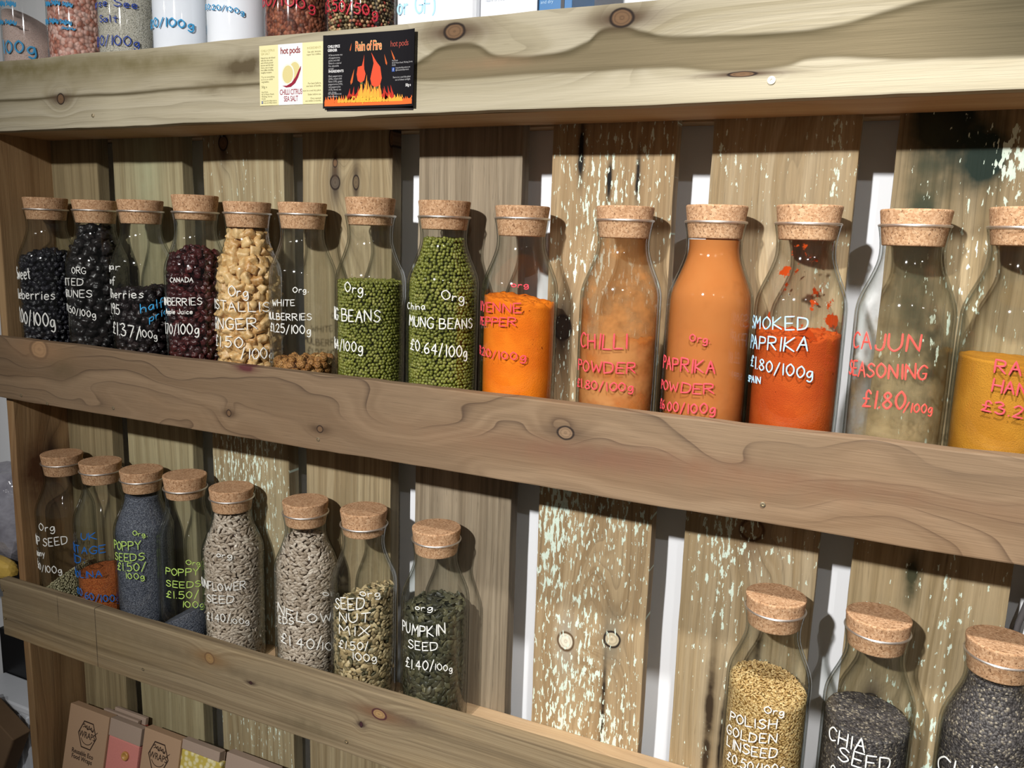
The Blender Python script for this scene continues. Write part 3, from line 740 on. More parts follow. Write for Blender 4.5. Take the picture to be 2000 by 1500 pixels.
MINT = lin((188, 216, 196))
SL = [  # x0, x1, colours, options
 (.004, .1112, (150, 132, 92), (128, 110, 74), dict()),
 (.1478, .2932, (160, 148, 108), (138, 124, 86), dict(knots=[(.06, -.05, .010, .010)], stains=[(.02, 0, .2, .03, lin((168, 174, 140)), .5)])),
 (.3348, .4845, (164, 150, 112), (138, 118, 80), dict(knots=[(.0, -.035, .011, .009)], flecks=(MINT, .70, 40, 190, [(-.42, 0, .16, .08, .9), (-.75, 0, .25, .08, 1.0), (.0, .01, .2, .012, .4)]))),
 (.5166, .6631, (164, 146, 108), (136, 116, 80), dict(knots=[(-.0557, -.0175, .010, .0085, lin((90, 80, 68))), (-.0557, .0165, .010, .0055, lin((104, 88, 66))), (-.03, -.0175, .006, .004), (-.0, .072, .012, .004)], warps=[(-.08, 0, .06, .03, 3)])),
 (.7034, .849, (150, 134, 108), (124, 108, 84), dict(fibre=.34, line=.35)),
 (.8885, 1.037, (178, 152, 110), (148, 120, 80), dict(knots=[(-.637, -.0295, .0135, .0118, lin((226, 218, 196)), lin((92, 70, 46))), (-.619, .032, .0120, .0112, lin((196, 182, 152)), lin((30, 21, 17))), (-.229, -.0526, .016, .012, lin((48, 38, 30)))],
     warps=[(-.60, 0, .09, .022, 7), (-.68, 0, .05, .018, -4)], flecks=(MINT, .655, 42, 175, [(-.08, -.01, .10, .05, .7), (-.45, 0, .08, .08, .6), (-.50, -.05, .10, .02, 1.1), (-.72, -.03, .10, .03, 1.0), (-.75, .04, .06, .03, .8), (-.60, 0, .06, .015, .6)]),
     stains=[(-.02, -.038, .035, .004, lin((24, 22, 18)), 1.5), (-.055, -.0017, .022, .003, lin((22, 20, 18)), 1.4), (-.05, .032, .03, .003, lin((30, 26, 20)), 1.4), (-.70, .025, .10, .003, lin((40, 30, 20)), 1.0)])),
 (1.0768, 1.2265, (172, 152, 116), (150, 126, 86), dict(knots=[(-.4446, .002, .014, .014, lin((140, 116, 84)), lin((84, 62, 42)))], flecks=(MINT, .70, 44, 170, [(-.03, .055, .12, .012, 1.1), (-.02, -.055, .06, .014, .9), (-.50, -.03, .09, .03, .9), (-.46, 0, .04, .06, .7)]),
     stains=[(-.70, -.03, .10, .006, lin((54, 42, 28)), 1.3), (-.72, -.012, .07, .005, lin((44, 36, 26)), 1.3), (-.62, .02, .08, .004, lin((50, 40, 28)), 1.0)], warps=[(-.05, 0, .12, .03, 4)])),
 (1.2613, 1.4117, (168, 146, 106), (140, 118, 78), dict(knots=[(-.6194, -.0407, .010, .010, lin((112, 96, 70)))], flecks=(MINT, .70, 40, 150, [(-.034, .03, .035, .018, 1.6), (-.50, .03, .10, .03, .7), (-.18, -.01, .05, .02, .9), (-.66, 0, .06, .06, .8)]),
     stains=[(.00, -.035, .05, .03, lin((34, 38, 30)), 1.5), (-.03, .0, .035, .025, lin((30, 44, 36)), 1.4), (-.12, -.045, .12, .02, lin((66, 70, 52)), 1.0), (-.23, -.02, .05, .02, lin((40, 44, 30)), 1.1), (-.47, -.015, .03, .008, lin((60, 60, 40)), 1.1)])),
 (1.452, 1.598, (168, 146, 106), (140, 118, 78), dict()),
 (1.634, 1.78, (160, 142, 106), (136, 116, 80), dict()),
 (1.81, 1.945, (160, 142, 106), (136, 116, 80), dict()),
]
TONE = ('sage', 'olive', 'straw', 'oak', 'driftwood', 'mint_flecked', 'pale_flecked', 'mildewed', 'sand', 'fawn', 'tan')
for i, (x0, x1, la, mi, kw) in enumerate(SL):
    la, mi = [tuple((c * .80 + (sum(q) / 3) * .20) * 1.045 for c in q) for q in (la, mi)]
    kw = dict(kw); kw.setdefault('line', .45); kw.setdefault('fibre', .26)
    m_ = wood(TONE[i] + '_slat_wood', 'Z', lin(la), lin(mi), lin([c * .52 for c in mi]), seed=11.0 + i * 2.37, freq=95, amp=5.0, su=1.4, sv=12, tint=(lin([min(255, c * 1.08) for c in mi]), .4), **kw)
    bm = box_bm(x1 - x0, .022, 1.70, bevel=.0014, cuts=60, axis=2, jit=.0006, seed=20 + i)
    # slat origin sits at z = .30 so that knots and paint are placed from there
    bmesh.ops.translate(bm, vec=(0, 0, -.4585 - .30), verts=bm.verts)
    link('back_slat', bm_mesh('back_slat', bm), m_, rack, rk((x0 + x1) / 2, .121, .30))

bm = box_bm(.0165, .132, 1.38, bevel=.0015, cuts=40, axis=2, jit=.0005, seed=50)
sp = link('side_panel', bm_mesh('side_panel', bm), m_panel, rack, rk(-.0070, .0825, -.2855))
bm = None
sp.rotation_euler = (0, math.radians(.45), 0)
# ---------------------------------------------------------------- bottles
GLASS = glass('clear_bottle_glass')
def cork_mat():
    g = G('pressed_cork')
    c = g.coords()
    v = g.sep(g.vor(c, 520.0))[0]
    n_ = g.noise(c, 900.0, 3.0, .6)
    col = g.ramp(v, [(0, lin((164, 124, 90))), (.5, lin((186, 146, 110))), (1, lin((204, 166, 130)))])
    sp_ = g.smooth(g.noise(c, 430.0, 2.0, .7), .60, .70)
    col = g.mix(sp_ * .75, col, lin((104, 68, 44)))
    return g.bsdf(col, .85, n_ * .6 - sp_ * .8, .0005, .15)
CORK = cork_mat()

gprof = [(.001, .0006), (.036, .0006)] + [(b_, a_) for a_, b_ in PROF]  + [(b_ - .0026, a_) for a_, b_ in PROF[::-1] if .006 < a_ < .2505] + [(.038, .0062), (.001, .0050)]
rim_me = lathe('rim', [(.0316, .2500), (.0325, .2505), (.0328, .2513), (.0325, .2522), (.0318, .2526), (.0310, .2523), (.0306, .2515), (.0309, .2506), (.0316, .2500)], 72, False)
rim_me.materials.append(rim_glass('rounded_rim_glass')); rim_me.polygons.foreach_set('use_smooth', [True] * len(rim_me.polygons))
bottle_me = lathe('glass_body', gprof, 72, cap_bottom=False)
bottle_me.materials.append(GLASS); bottle_me.polygons.foreach_set('use_smooth', [True] * len(bottle_me.polygons))
cork_me = lathe('cork_stopper', [(.0262, .2322), (.0272, .2326), (.0276, .2336), (.0319, .2646), (.0317, .2658), (.0308, .2664)], 56, True, True)
cork_me.materials.append(CORK)

FM, FL = -.052 + Z0, -.463 + Z0
YB = .0625
UX = [.0500, .1609, .2571, .3651, .4601, .5544, .6619, .7694, .873, .9967, 1.0961, 1.1879, 1.2845, 1.3765]
LX = [.0485, .1400, .2320, .3240, .4165, .5527, .6514, .7651, 1.1904, 1.2928, 1.4037]
CDZ = {('u', 1): .003, ('u', 3): .001, ('u', 4): .0085, ('u', 7): .007, ('u', 8): .004, ('u', 9): -.001, ('u', 11): .002, ('u', 12): .003, ('u', 14): .003,
       ('l', 4): .005, ('l', 7): .006, ('l', 6): .002, ('l', 8): .001}

def make_bottle(row, i, label):
    x = (UX if row == 'u' else LX)[i - 1]
    z = FM if row == 'u' else FL
    b = empty('corked_bottle', (x, YB, z), label, 'bottle', 'corked glass bottles on the middle rack shelf' if row == 'u' else 'corked glass bottles on the lower rack shelf')
    link('glass_body', bottle_me, None, b)
    link('rim', rim_me, None, b)
    rg = np.random.default_rng(100 + i + (50 if row == 'l' else 0))
    c = link('cork_stopper', cork_me, None, b, (0, 0, CDZ.get((row, i), 0)))
    c.rotation_euler = (0, 0, rg.uniform(0, 6.28))
    if (row, i) in WRITING: lettering(WRITING[(row, i)], b, rad, rg)
    return b

def content(name, me, row, i, label, cat, mat=None, smooth_=True):
    x = (UX if row == 'u' else LX)[i - 1]
    o = link(name, me, mat, None, (x, YB, FM if row == 'u' else FL), smooth_)
    return tag(o, label, cat, None, 'stuff')

def two(name, bulk, placed_me, row, i, label, cat, m_bulk):
    """loose pieces over a darker fill, one object"""
    o = content(name, placed_me, row, i, label, cat, None, False)
    f = link('inner_fill', bulk, m_bulk, o, None, True)
    f['kind'] = 'stuff'
    return o

RG = np.random.default_rng(5)
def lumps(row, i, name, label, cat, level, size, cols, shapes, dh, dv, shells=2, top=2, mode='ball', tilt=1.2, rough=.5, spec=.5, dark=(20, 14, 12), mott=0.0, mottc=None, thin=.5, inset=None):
    pl = pack(RG, level, dh, dv, shells, top, mode, tilt, len(shapes), thin=thin)
    me = merge(name, shapes, pl)
    me.materials.append(seeds_mat(name, cols, rough, spec, mott, mottc))
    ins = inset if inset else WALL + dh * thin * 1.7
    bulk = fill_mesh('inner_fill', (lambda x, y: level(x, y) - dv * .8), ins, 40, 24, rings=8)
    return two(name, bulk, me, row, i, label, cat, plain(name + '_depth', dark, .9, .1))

berry = [lumpy(ICO3, .24, 2.4, s, (.0054, .0047, .0041)) for s in range(6)]
def sc(shapes, k): return [(v * k, f) for v, f in shapes]

# middle shelf, from the side panel
make_bottle('u', 1, 'corked bottle lettered BLUEBERRIES in white, standing next to the side panel')
lumps('u', 1, 'dried_blueberries', 'black dried blueberries in the bottle next to the side panel', 'dried fruit', lev(.181, .12, 0, .010, .002), 0, [(12, 12, 16), (26, 26, 34), (40, 38, 46)], berry, .0086, .0076, 2, 2, rough=.42, dark=(8, 8, 10))
make_bottle('u', 2, 'corked bottle lettered PITTED PRUNES in white, black fruit up to the cork')
lumps('u', 2, 'pitted_prunes', 'black pitted prunes filling their bottle up to the cork', 'dried fruit', lev(.228), 0, [(14, 13, 14), (28, 24, 24), (40, 36, 36)], sc(berry, 1.7), .0145, .012, 2, 1, rough=.35, dark=(8, 7, 8))
make_bottle('u', 3, 'corked bottle lettered Cherries in white with half price in blue')
lumps('u', 3, 'dried_cherries', 'blackish dried cherries filling half their bottle below an empty neck', 'dried fruit', lev(.138, .10, 0, 0, .004), 0, [(16, 12, 14), (30, 22, 24), (44, 32, 32)], sc(berry, 1.25), .011, .0095, 2, 2, rough=.4, dark=(8, 7, 8))
make_bottle('u', 4, 'corked bottle lettered CANADA, CRANBERRIES and Apple Juice in white')
lumps('u', 4, 'dried_cranberries', 'dark red dried cranberries in the bottle lettered CANADA', 'dried fruit', lev(.190, 0, 0, .016, .003), 0, [(40, 14, 16), (58, 20, 22), (82, 32, 32), (48, 18, 20)], sc(berry, 1.15), .0100, .0086, 2, 2, rough=.38, dark=(28, 8, 8))

make_bottle('u', 5, 'corked bottle lettered CRYSTALLISED GINGER in white, amber chunks up to the cork')
def chunk(s):
    bm = bmesh.new(); bmesh.ops.create_cube(bm, size=1.0)
    bmesh.ops.subdivide_edges(bm, edges=bm.edges[:], cuts=3, use_grid_fill=True)
    for v in bm.verts:
        c = v.co.copy(); q = c.normalized() * .62
        v.co = c.lerp(q, .28)
        v.co *= 1 + .35 * mnoise.noise(v.co * 2.2 + Vector((s * 3.3, s, 1)))
    bmesh.ops.triangulate(bm, faces=bm.faces)
    v = np.array([tuple(x.co) for x in bm.verts]); f = np.array([[x.index for x in q.verts] for q in bm.faces]); bm.free()
    return v, f
chunks = [(v * np.array((.0165, .0135, .0120)), f) for v, f in (chunk(s) for s in range(6))]
def ginger_mat():
    g = G('sugared_ginger')
    oi = g.n('ShaderNodeObjectInfo')
    n_ = g.noise(g.coords(), 260.0, 4.0, .6)
    col = g.ramp(E(g, oi.outputs['Random']), [(0, lin((200, 158, 98))), (.5, lin((216, 180, 124))), (1, lin((180, 130, 70)))])
    col = g.mix(g.smooth(n_, .42, .66) * .45, col, lin((232, 208, 164)))
    return g.bsdf(col, .4, n_, .0007, .5)
GM = ginger_mat()
pl = pack(RG, lev(.230), .0128, .0118, 1, 1, 'ball', nshape=6)
front, back = [], []
for k, R_, p in pl:
    (front if (p[0] * .45 + (-p[1]) * .9) > -.004 else back).append((k, R_, p))
proto = {}
for k, R_, p in front:
    if k not in proto:
        me = merge('crystallised_ginger_chunk', chunks, [(k, np.eye(3), (0, 0, 0))]); me.materials.append(GM); proto[k] = me
    o = bpy.data.objects.new('crystallised_ginger_chunk', proto[k]); COL.objects.link(o)
    o.matrix_world = Matrix.Translation((UX[4] + p[0], YB + p[1], FM + p[2])) @ Matrix([list(r) for r in R_]).to_4x4()
    tag(o, 'sugared amber chunk of crystallised ginger packed in its bottle', 'ginger', 'crystallised ginger chunks in their bottle')
me = merge('crystallised_ginger', chunks, back); me.materials.append(GM)
og = content('crystallised_ginger', me, 'u', 5, 'amber ginger chunks at the back of the ginger bottle', 'ginger', None, False)
link('inner_fill', fill_mesh('inner_fill', lev(.222), .0125, 36, 22, rings=6), plain('ginger_depth', (150, 98, 50), .8, .2), og, None, True)['kind'] = 'stuff'

make_bottle('u', 6, 'nearly empty corked bottle lettered WHITE MULBERRIES, a few fruits at its bottom')
mul = [lumpy(ICO3, .13, 4.6, s, (.0060, .0054, .0052)) for s in range(5)]
mm = []
g = G('dried_white_mulberry')
oi = g.n('ShaderNodeObjectInfo')
vv = g.vor(g.coords(), 430.0, 'Distance')
colm = g.ramp(E(g, oi.outputs['Random']), [(0, lin((150, 100, 50))), (.5, lin((186, 138, 80))), (.85, lin((170, 118, 66))), (1, lin((206, 172, 116)))])
colm = g.mix(g.smooth(vv, .35, .8) * .6, colm, lin((80, 46, 22)))
MULM = g.bsdf(colm, .55, vv * -1.0, .0012, .35)
for v, f in mul:
    me = merge('dried_mulberry', [(v, f)], [(0, np.eye(3), (0, 0, 0))]); me.materials.append(MULM); mm.append(me)
pl = [q for q in pack(RG, lev(.062, .06, 0, -.004, .004), .0108, .0092, 3, 2, 'ball', nshape=5) if q[2][2] > .032]
for k, R_, p in pl:
    o = bpy.data.objects.new('dried_mulberry', mm[k]); COL.objects.link(o)
    o.matrix_world = Matrix.Translation((UX[5] + p[0], YB + p[1], FM + p[2])) @ Matrix([list(r) for r in R_]).to_4x4()
    tag(o, 'dried white mulberry in the heap at the bottom of its bottle', 'mulberry', 'dried mulberries heaped in their bottle')
me = merge('dried_mulberries', mul, [q for q in pack(RG, lev(.036), .0118, .0100, 2, 1, 'ball', nshape=5)]); me.materials.append(MULM)
content('dried_mulberries', me, 'u', 6, 'dried mulberries under the top ones, hidden behind the plank', 'mulberry', None, False)

bean = [(v, f) for v, f in (lumpy(ICO2, .03, 1.2, s, (.00262, .00215, .00210)) for s in range(3))]
BC = [(92, 96, 34), (118, 122, 48), (136, 138, 58), (104, 108, 40), (150, 148, 76)]
make_bottle('u', 7, 'corked bottle of green beans filled to the shoulder, lettered MUNG BEANS')
lumps('u', 7, 'mung_beans', 'green mung beans filling their bottle up to the shoulder', 'beans', lev(.170, 0, 0, 0, .001), 0, BC, bean, .0044, .0038, 1, 1, rough=.3, dark=(40, 42, 14))
make_bottle('u', 8, 'corked bottle of green beans full to the cork, lettered China MUNG BEANS')
lumps('u', 8, 'mung_beans', 'green mung beans filling their bottle right up to the cork', 'beans', lev(.2262, 0, 0, 0, .001), 0, BC, bean, .0044, .0038, 1, 1, rough=.3, dark=(40, 42, 14))

def powder(name, rgb, rgb2, crack=None):
    g = G(name)
    c = g.coords()
    col = g.mix(g.smooth(g.noise(c, 26.0, 4.0), .35, .65), lin(rgb), lin(rgb2))
    gr = g.noise(c, 900.0, 2.0)
    k = (gr - .5) * .22 + 1.0
    col = g.mix(1.0, col, g.vec(k, k, k), 'MULTIPLY')
    if crack:
        cr = g.smooth(g.noise(c, 75.0, 4.0, .7), .655, .68) * g.smooth(g.noise(c, 22.0, 1.0), .5, .58)
        col = g.mix(cr, col, lin(crack))
    return g.bsdf(col, .9, gr, .0006, .1)

def residue(b, mat, z0_=.006, z1_=.2330, name='powder_residue'):
    zs = [z for z in np.linspace(z0_, z1_, 40)]
    me = lathe(name, [(rad(z) - .0030, z) for z in zs], 64, cap_bottom=False)
    o = link(name, me, mat, b, None, True)
    o['label'] = 'spice dust clinging to the inside of the glass'
    return o

b = make_bottle('u', 9, 'corked bottle of bright orange powder lettered CAYENNE PEPPER in red')
content('cayenne_powder', fill_mesh('cayenne_powder', lev(.158, -.13, .02, 0, .003, 120, 3), .0036, 96, 60, .0003, 300, rings=24), 'u', 9, 'bright orange cayenne powder with a rough sloping top', 'spice', powder('cayenne_powder', (230, 124, 26), (218, 108, 18), (120, 48, 10)))
b = make_bottle('u', 10, 'corked bottle of tan-orange spice lettered CHILLI POWDER in red')
residue(b, film('chilli_dust', (222, 164, 104), (212, 146, 82), .30, .62, (.09, .21, -.22), 30.0, 3.0, .22))
content('chilli_powder', fill_mesh('chilli_powder', lev(.118, .12, 0, 0, .006, 60, 5), .0040, 80, 50, .0004, 200, rings=20), 'u', 10, 'brownish orange chilli powder behind its dusty glass', 'spice', powder('chilli_powder', (196, 118, 50), (176, 98, 38)))
b = make_bottle('u', 11, 'corked bottle orange with dust up to the cork, lettered PAPRIKA POWDER in red')
residue(b, film('paprika_dust', (216, 144, 82), (204, 124, 62), .15, .50, None, 24.0, 3.0, .55))
content('paprika_powder', fill_mesh('paprika_powder', lev(.140, .05, 0, 0, .006, 60, 9), .0040, 80, 50, .0004, 200, rings=20), 'u', 11, 'orange paprika powder in the bottle clouded up to the cork', 'spice', powder('paprika_powder', (204, 128, 62), (192, 112, 50)))
b = make_bottle('u', 12, 'corked bottle lettered SMOKED PAPRIKA in pale blue')
residue(b, film('smoked_paprika_dust', (208, 84, 30), (186, 64, 18), .60, .64, None, 46.0, 5.0), .12)
content('smoked_paprika', fill_mesh('smoked_paprika', lev(.141, 0, .03, 0, .004, 110, 11), .0036, 96, 60, .0002, 300, rings=24), 'u', 12, 'deep red-orange smoked paprika in the pale-blue lettered bottle', 'spice', powder('smoked_paprika', (180, 78, 26), (168, 66, 20), (110, 30, 8)))
b = make_bottle('u', 13, 'nearly empty dusty corked bottle lettered CAJUN SEASONING in scarlet')
residue(b, film('cajun_dust', (190, 172, 134), (176, 150, 104), .34, .80, (.02, .20, -.20), 34.0, 3.0, .06))
content('cajun_seasoning', fill_mesh('cajun_seasoning', lev(.026, .1, 0, 0, .003, 90, 13), .0036, 60, 12, .0003, 200, rings=14), 'u', 13, 'last brown cajun seasoning at the bottom of its bottle', 'spice', powder('cajun_seasoning', (170, 120, 70), (150, 100, 56)))
b = make_bottle('u', 14, 'corked bottle of mustard-brown powder lettered RAS EL HANOUT')
content('ras_el_hanout', fill_mesh('ras_el_hanout', lev(.131, -.05, .02, .004, .001, 60, 15), .0036, 80, 50, .0002, 300, rings=20), 'u', 14, 'mustard-brown ras el hanout powder beside the dusty bottle', 'spice', powder('ras_el_hanout', (178, 124, 40), (164, 110, 32)))

# lower shelf, from the side panel
make_bottle('l', 1, 'nearly empty corked bottle lettered HEMP SEED and Germany in white')
hs = [(v, f) for v, f in (lumpy(ICO1, .1, 1.2, s, (.0020, .0017, .0016)) for s in range(3))]
lumps('l', 1, 'hemp_seeds', 'grey-green hemp seeds sloping up at one side of their bottle', 'seeds', lev(.052, .80, .1), 0, [(126, 120, 92), (164, 158, 122), (196, 190, 156)], hs, .0034, .0030, 1, 1, rough=.6, dark=(70, 66, 46))
make_bottle('l', 2, 'corked bottle lettered UK HERITAGE RED SEMOLINA in blue')
content('semolina', fill_mesh('semolina', lev(.080, .02, 0, 0, .001), .0036, 72, 40, .0002, 400, rings=16), 'l', 2, 'orange-brown semolina filling the lower third of its bottle', 'flour', grains('orange_semolina', [(150, 70, 26), (190, 100, 46), (206, 124, 66)], 900, .8, .0006))
POP = grains('blue_poppy_seed', [(58, 62, 74), (94, 99, 113), (136, 140, 150)], 800, .6, .0007)
make_bottle('l', 3, 'full corked bottle of blue-grey seed lettered POPPY SEEDS in lime')
content('poppy_seeds', fill_mesh('poppy_seeds', lev(.2255), .0034, 72, 60, .0002, 400, rings=16), 'l', 3, 'blue-grey poppy seeds filling their bottle to the cork', 'seeds', POP)
make_bottle('l', 4, 'nearly empty corked bottle lettered POPPY SEEDS in lime')
content('poppy_seeds', fill_mesh('poppy_seeds', lev(.050, .55, .05, 0, .001), .0034, 72, 30, .0002, 400, rings=16), 'l', 4, 'blue-grey poppy seeds left in the bottom of the emptier bottle', 'seeds', POP)

sun = [kernel(.0112, .0049, .0028), kernel(.0102, .0046, .0028), kernel(.0120, .0045, .0026)]
SUNC = [(158, 141, 122), (186, 170, 152), (206, 192, 176), (170, 153, 134), (218, 206, 190)]
for i, lv_, lab, lab2 in ((5, lev(.2285, 0, 0, 0, .001), 'corked bottle of grey-beige kernels lettered SUNFLOWER SEED in white', 'grey-beige sunflower kernels in the bottle lettered SUNFLOWER SEED'),
                          (6, lev(.214, 0, 0, .010, .002), 'corked bottle of pale kernels lettered SUNFLOWER SEEDS, left of the seed mix', 'pale sunflower kernels in the bottle lettered SUNFLOWER SEEDS')):
    make_bottle('l', i, lab)
    lumps('l', i, 'sunflower_seeds', lab2, 'seeds', lv_, 0, SUNC, sun, .0068, .0036, 2, 2, 'flat', .6, rough=.5, dark=(60, 46, 34), mott=.5, mottc=(96, 78, 60), thin=.22, inset=.0058)
make_bottle('l', 7, 'corked bottle lettered SEED NUT MIX in white')
mixs = sun + [kernel(.0125, .0078, .0026), kernel(.0060, .0052, .0046, .3)]
lumps('l', 7, 'seed_mix', 'beige and green mixed seeds and nuts filling their bottle up to the shoulder', 'seeds', lev(.148, .36, .1, 0, .003), 0, [(112, 96, 66), (176, 154, 112), (196, 176, 134), (58, 60, 40), (150, 130, 94), (206, 188, 146)], mixs, .0070, .0040, 2, 2, 'flat', 1.3, rough=.45, dark=(42, 34, 22), thin=.25, inset=.0066)
make_bottle('l', 8, 'corked bottle of dark green seeds lettered PUMPKIN SEED in white')
pk_ = [kernel(.0135, .0078, .0026, .8), kernel(.0125, .0072, .0026, .8), kernel(.0140, .0074, .0024, .8)]
lumps('l', 8, 'pumpkin_seeds', 'dark green pumpkin seeds filling their bottle below the shoulder', 'seeds', lev(.160, .06, 0, 0, .004), 0, [(38, 38, 28), (60, 60, 44), (84, 82, 60), (50, 50, 38), (102, 98, 70)], pk_, .0086, .0042, 2, 2, 'flat', 1.3, rough=.45, dark=(16, 18, 10), thin=.22, inset=.0072)
make_bottle('l', 9, 'corked bottle of golden seed lettered POLISH GOLDEN LINSEED in white')
ls = [kernel(.0050, .0026, .0015), kernel(.0046, .0025, .0015)]
lumps('l', 9, 'golden_linseed', 'golden linseed sloping under the shoulder of its bottle', 'seeds', lev(.160, -.15, .10, 0, .001), 0, [(162, 128, 74), (198, 164, 108), (218, 190, 134), (182, 146, 86)], ls, .0032, .0021, 2, 2, 'flat', .8, rough=.35, dark=(116, 82, 36), thin=.3, inset=.0040)
cs = [(v, f) for v, f in (lumpy(ICO1, .05, 1, s, (.00115, .00085, .0008)) for s in range(2))]
CHC = [(40, 36, 36), (70, 62, 60), (96, 88, 84), (54, 48, 48), (150, 138, 122)]
CHM = grains('chia_seed', [(54, 50, 50), (78, 73, 73), (104, 98, 96), (70, 64, 63), (172, 160, 142)], 480, .45, .0010)
make_bottle('l', 10, 'half-filled corked bottle lettered CHIA SEED, between the golden linseed and a full bottle')
content('chia_seeds', fill_mesh('chia_seeds', lev(.152, -.06, .06, 0, .001), .0034, 80, 50, .0003, 500, rings=24), 'l', 10, 'grey speckled chia seeds in the half-filled bottle', 'seeds', CHM)
make_bottle('l', 11, 'corked bottle full of dark chia seed up to the cork')
content('chia_seeds', fill_mesh('chia_seeds', lev(.2285), .0034, 80, 64, .0003, 500, rings=16), 'l', 11, 'dark speckled chia seeds in the bottle filled to the cork', 'seeds', CHM)

# ---------------------------------------------------------------- jars on the top shelf
FU = .3566 + Z0
JX = [.049, .150, .254, .358, .455, .552, .649]
JG = glass('clear_jar_glass', edge=(.6, .66, .66), rough=.05)
jar_me = lathe('glass_body', [(.001, .0008), (.040, .0008), (.042, .003), (.0425, .006), (.0425, .205), (.041, .212), (.038, .216), (.038, .222)], 64, cap_bottom=False)
jar_me.materials.append(JG); jar_me.polygons.foreach_set('use_smooth', [True] * len(jar_me.polygons))
lid_me = lathe('cork_lid', [(.036, .215), (.0372, .222), (.039, .2225), (.039, .238), (.038, .239)], 48, True, True); lid_me.materials.append(CORK)
JL = ['glass jar of pale pink fine salt at the end of the top shelf', 'glass jar of coarse pink rock salt on the top shelf', 'glass jar of grey salt lettered Coarse See Salt in navy', 'glass jar of white powder with thick blue 20/100g on the top shelf', 'glass jar of white powder with a small blue price on the top shelf',
      'glass jar of reddish brown flakes with a red price on the top shelf', 'glass jar of mixed peppercorns with a red price on the top shelf']
def jar_fill(level):
    vs = [(.0405, .004)]; return vs
def jar_mesh(name, tx, z):
    seg, rows = 56, 20; vs, fs = [], []
    for i in range(rows + 1):
        for k in range(seg):
            a = 2 * math.pi * k / seg; x, y = .0405 * math.cos(a), .0405 * math.sin(a)
            vs.append((x, y, .004 + (z + tx * x - .004) * i / rows))
    for i in range(rows):
        for k in range(seg): fs.append((i * seg + k, i * seg + (k + 1) % seg, (i + 1) * seg + (k + 1) % seg, (i + 1) * seg + k))
    fs.append(tuple(range(seg))[::-1]); fs.append(tuple(rows * seg + k for k in range(seg)))
    return mesh(name, vs, fs)
JC = [('pink_fine_salt', 'pale pink fine salt in the end jar, sloping down under a gap', grains('pale_pink_salt', [(206, 178, 166), (216, 192, 182), (222, 202, 194)], 1500, .8, .0003), -.75, .112),
      ('pink_rock_salt', 'coarse pink rock salt in its jar', grains('pink_rock_salt', [(184, 116, 96), (214, 164, 148), (226, 190, 178), (170, 96, 76)], 190, .5, .002), 0, .195),
      ('grey_sea_salt', 'grey-beige sea salt in the jar with navy lettering', grains('grey_sea_salt', [(176, 172, 156), (192, 188, 174), (202, 198, 186)], 700, .7, .0005), 0, .195),
      ('white_powder', 'white powder in the jar with thick blue lettering', plain('white_powder', (226, 230, 238), .8, .2, .02, 90), 0, .195),
      ('white_powder', 'white powder in the jar with the small blue price', plain('white_fine_powder', (230, 233, 240), .8, .2, .02, 90), 0, .195),
      ('chilli_flakes', 'reddish brown chilli flakes in their jar', grains('brown_flakes', [(84, 40, 28), (130, 70, 48), (156, 96, 70), (70, 36, 26)], 230, .6, .002), 0, .195),
      (None, '', None, 0, 0)]
for i, x in enumerate(JX):
    j = empty('glass_jar', (x, YB, FU), JL[i], 'jar', 'glass jars on the top shelf')
    link('glass_body', jar_me, None, j); link('cork_lid', lid_me, None, j)
    rg = np.random.default_rng(300 + i)
    if i + 1 in JAR_WRITING: lettering(JAR_WRITING[i + 1], j, .0425, rg, .0003, 1.25 if i in (0, 3, 5, 6) else 1.0)
    nm_, lb_, mt_, tx, zz = JC[i]
    if nm_:
        tag(link(nm_, jar_mesh(nm_, tx, zz), mt_, None, (x, YB, FU), True), lb_, 'salt' if 'salt' in nm_ else 'flakes' if 'flake' in nm_ else 'powder', None, 'stuff')
    else:
        pc = [lumpy(ICO1, .1, 2, s, (.0024, .0023, .0022)) for s in range(4)]
        pl = []
        for lay in range(2):
            for q in range(40):
                zc = .004 + q * .0042
                r = .0385 - lay * .0038; nn = int(2 * math.pi * r / .0047)
                for k in range(nn):
                    a = 2 * math.pi * (k + .5 * (q % 2) + RG.uniform(-.2, .2)) / nn
                    pl.append((int(RG.integers(4)), rand_rot(RG), (r * math.cos(a), r * math.sin(a), zc + RG.uniform(-.0008, .0008))))
        me = merge('peppercorns', pc, pl); me.materials.append(seeds_mat('mixed_peppercorns', [(44, 36, 28), (90, 78, 50), (196, 170, 126), (150, 40, 34), (70, 62, 40), (180, 156, 112)], .5))
        o = link('peppercorns', me, None, None, (x, YB, FU)); tag(o, 'mixed black, green, red and white peppercorns in their jar', 'peppercorns', None, 'stuff')
        link('inner_fill', lathe('inner_fill', [(.034, .006), (.034, .168)], 40, True, True), plain('peppercorn_depth', (50, 38, 28), .9, .1), o)['kind'] = 'stuff'
# ---------------------------------------------------------------- white tub and cartons on the top shelf
def rounded_box(name, sx, sy, sz, r, seg=6):
    bm = box_bm(sx, sy, sz, 0)
    vert_edges = [e for e in bm.edges if abs(e.verts[0].co.z - e.verts[1].co.z) > sz * .5]
    bmesh.ops.bevel(bm, geom=vert_edges, offset=r, segments=seg, profile=.5, affect='EDGES')
    bmesh.ops.bevel(bm, geom=[e for e in bm.edges if abs(e.verts[0].co.z - e.verts[1].co.z) < 1e-6], offset=min(.002, r * .4), segments=2, profile=.5, affect='EDGES')
    return bm_mesh(name, bm)

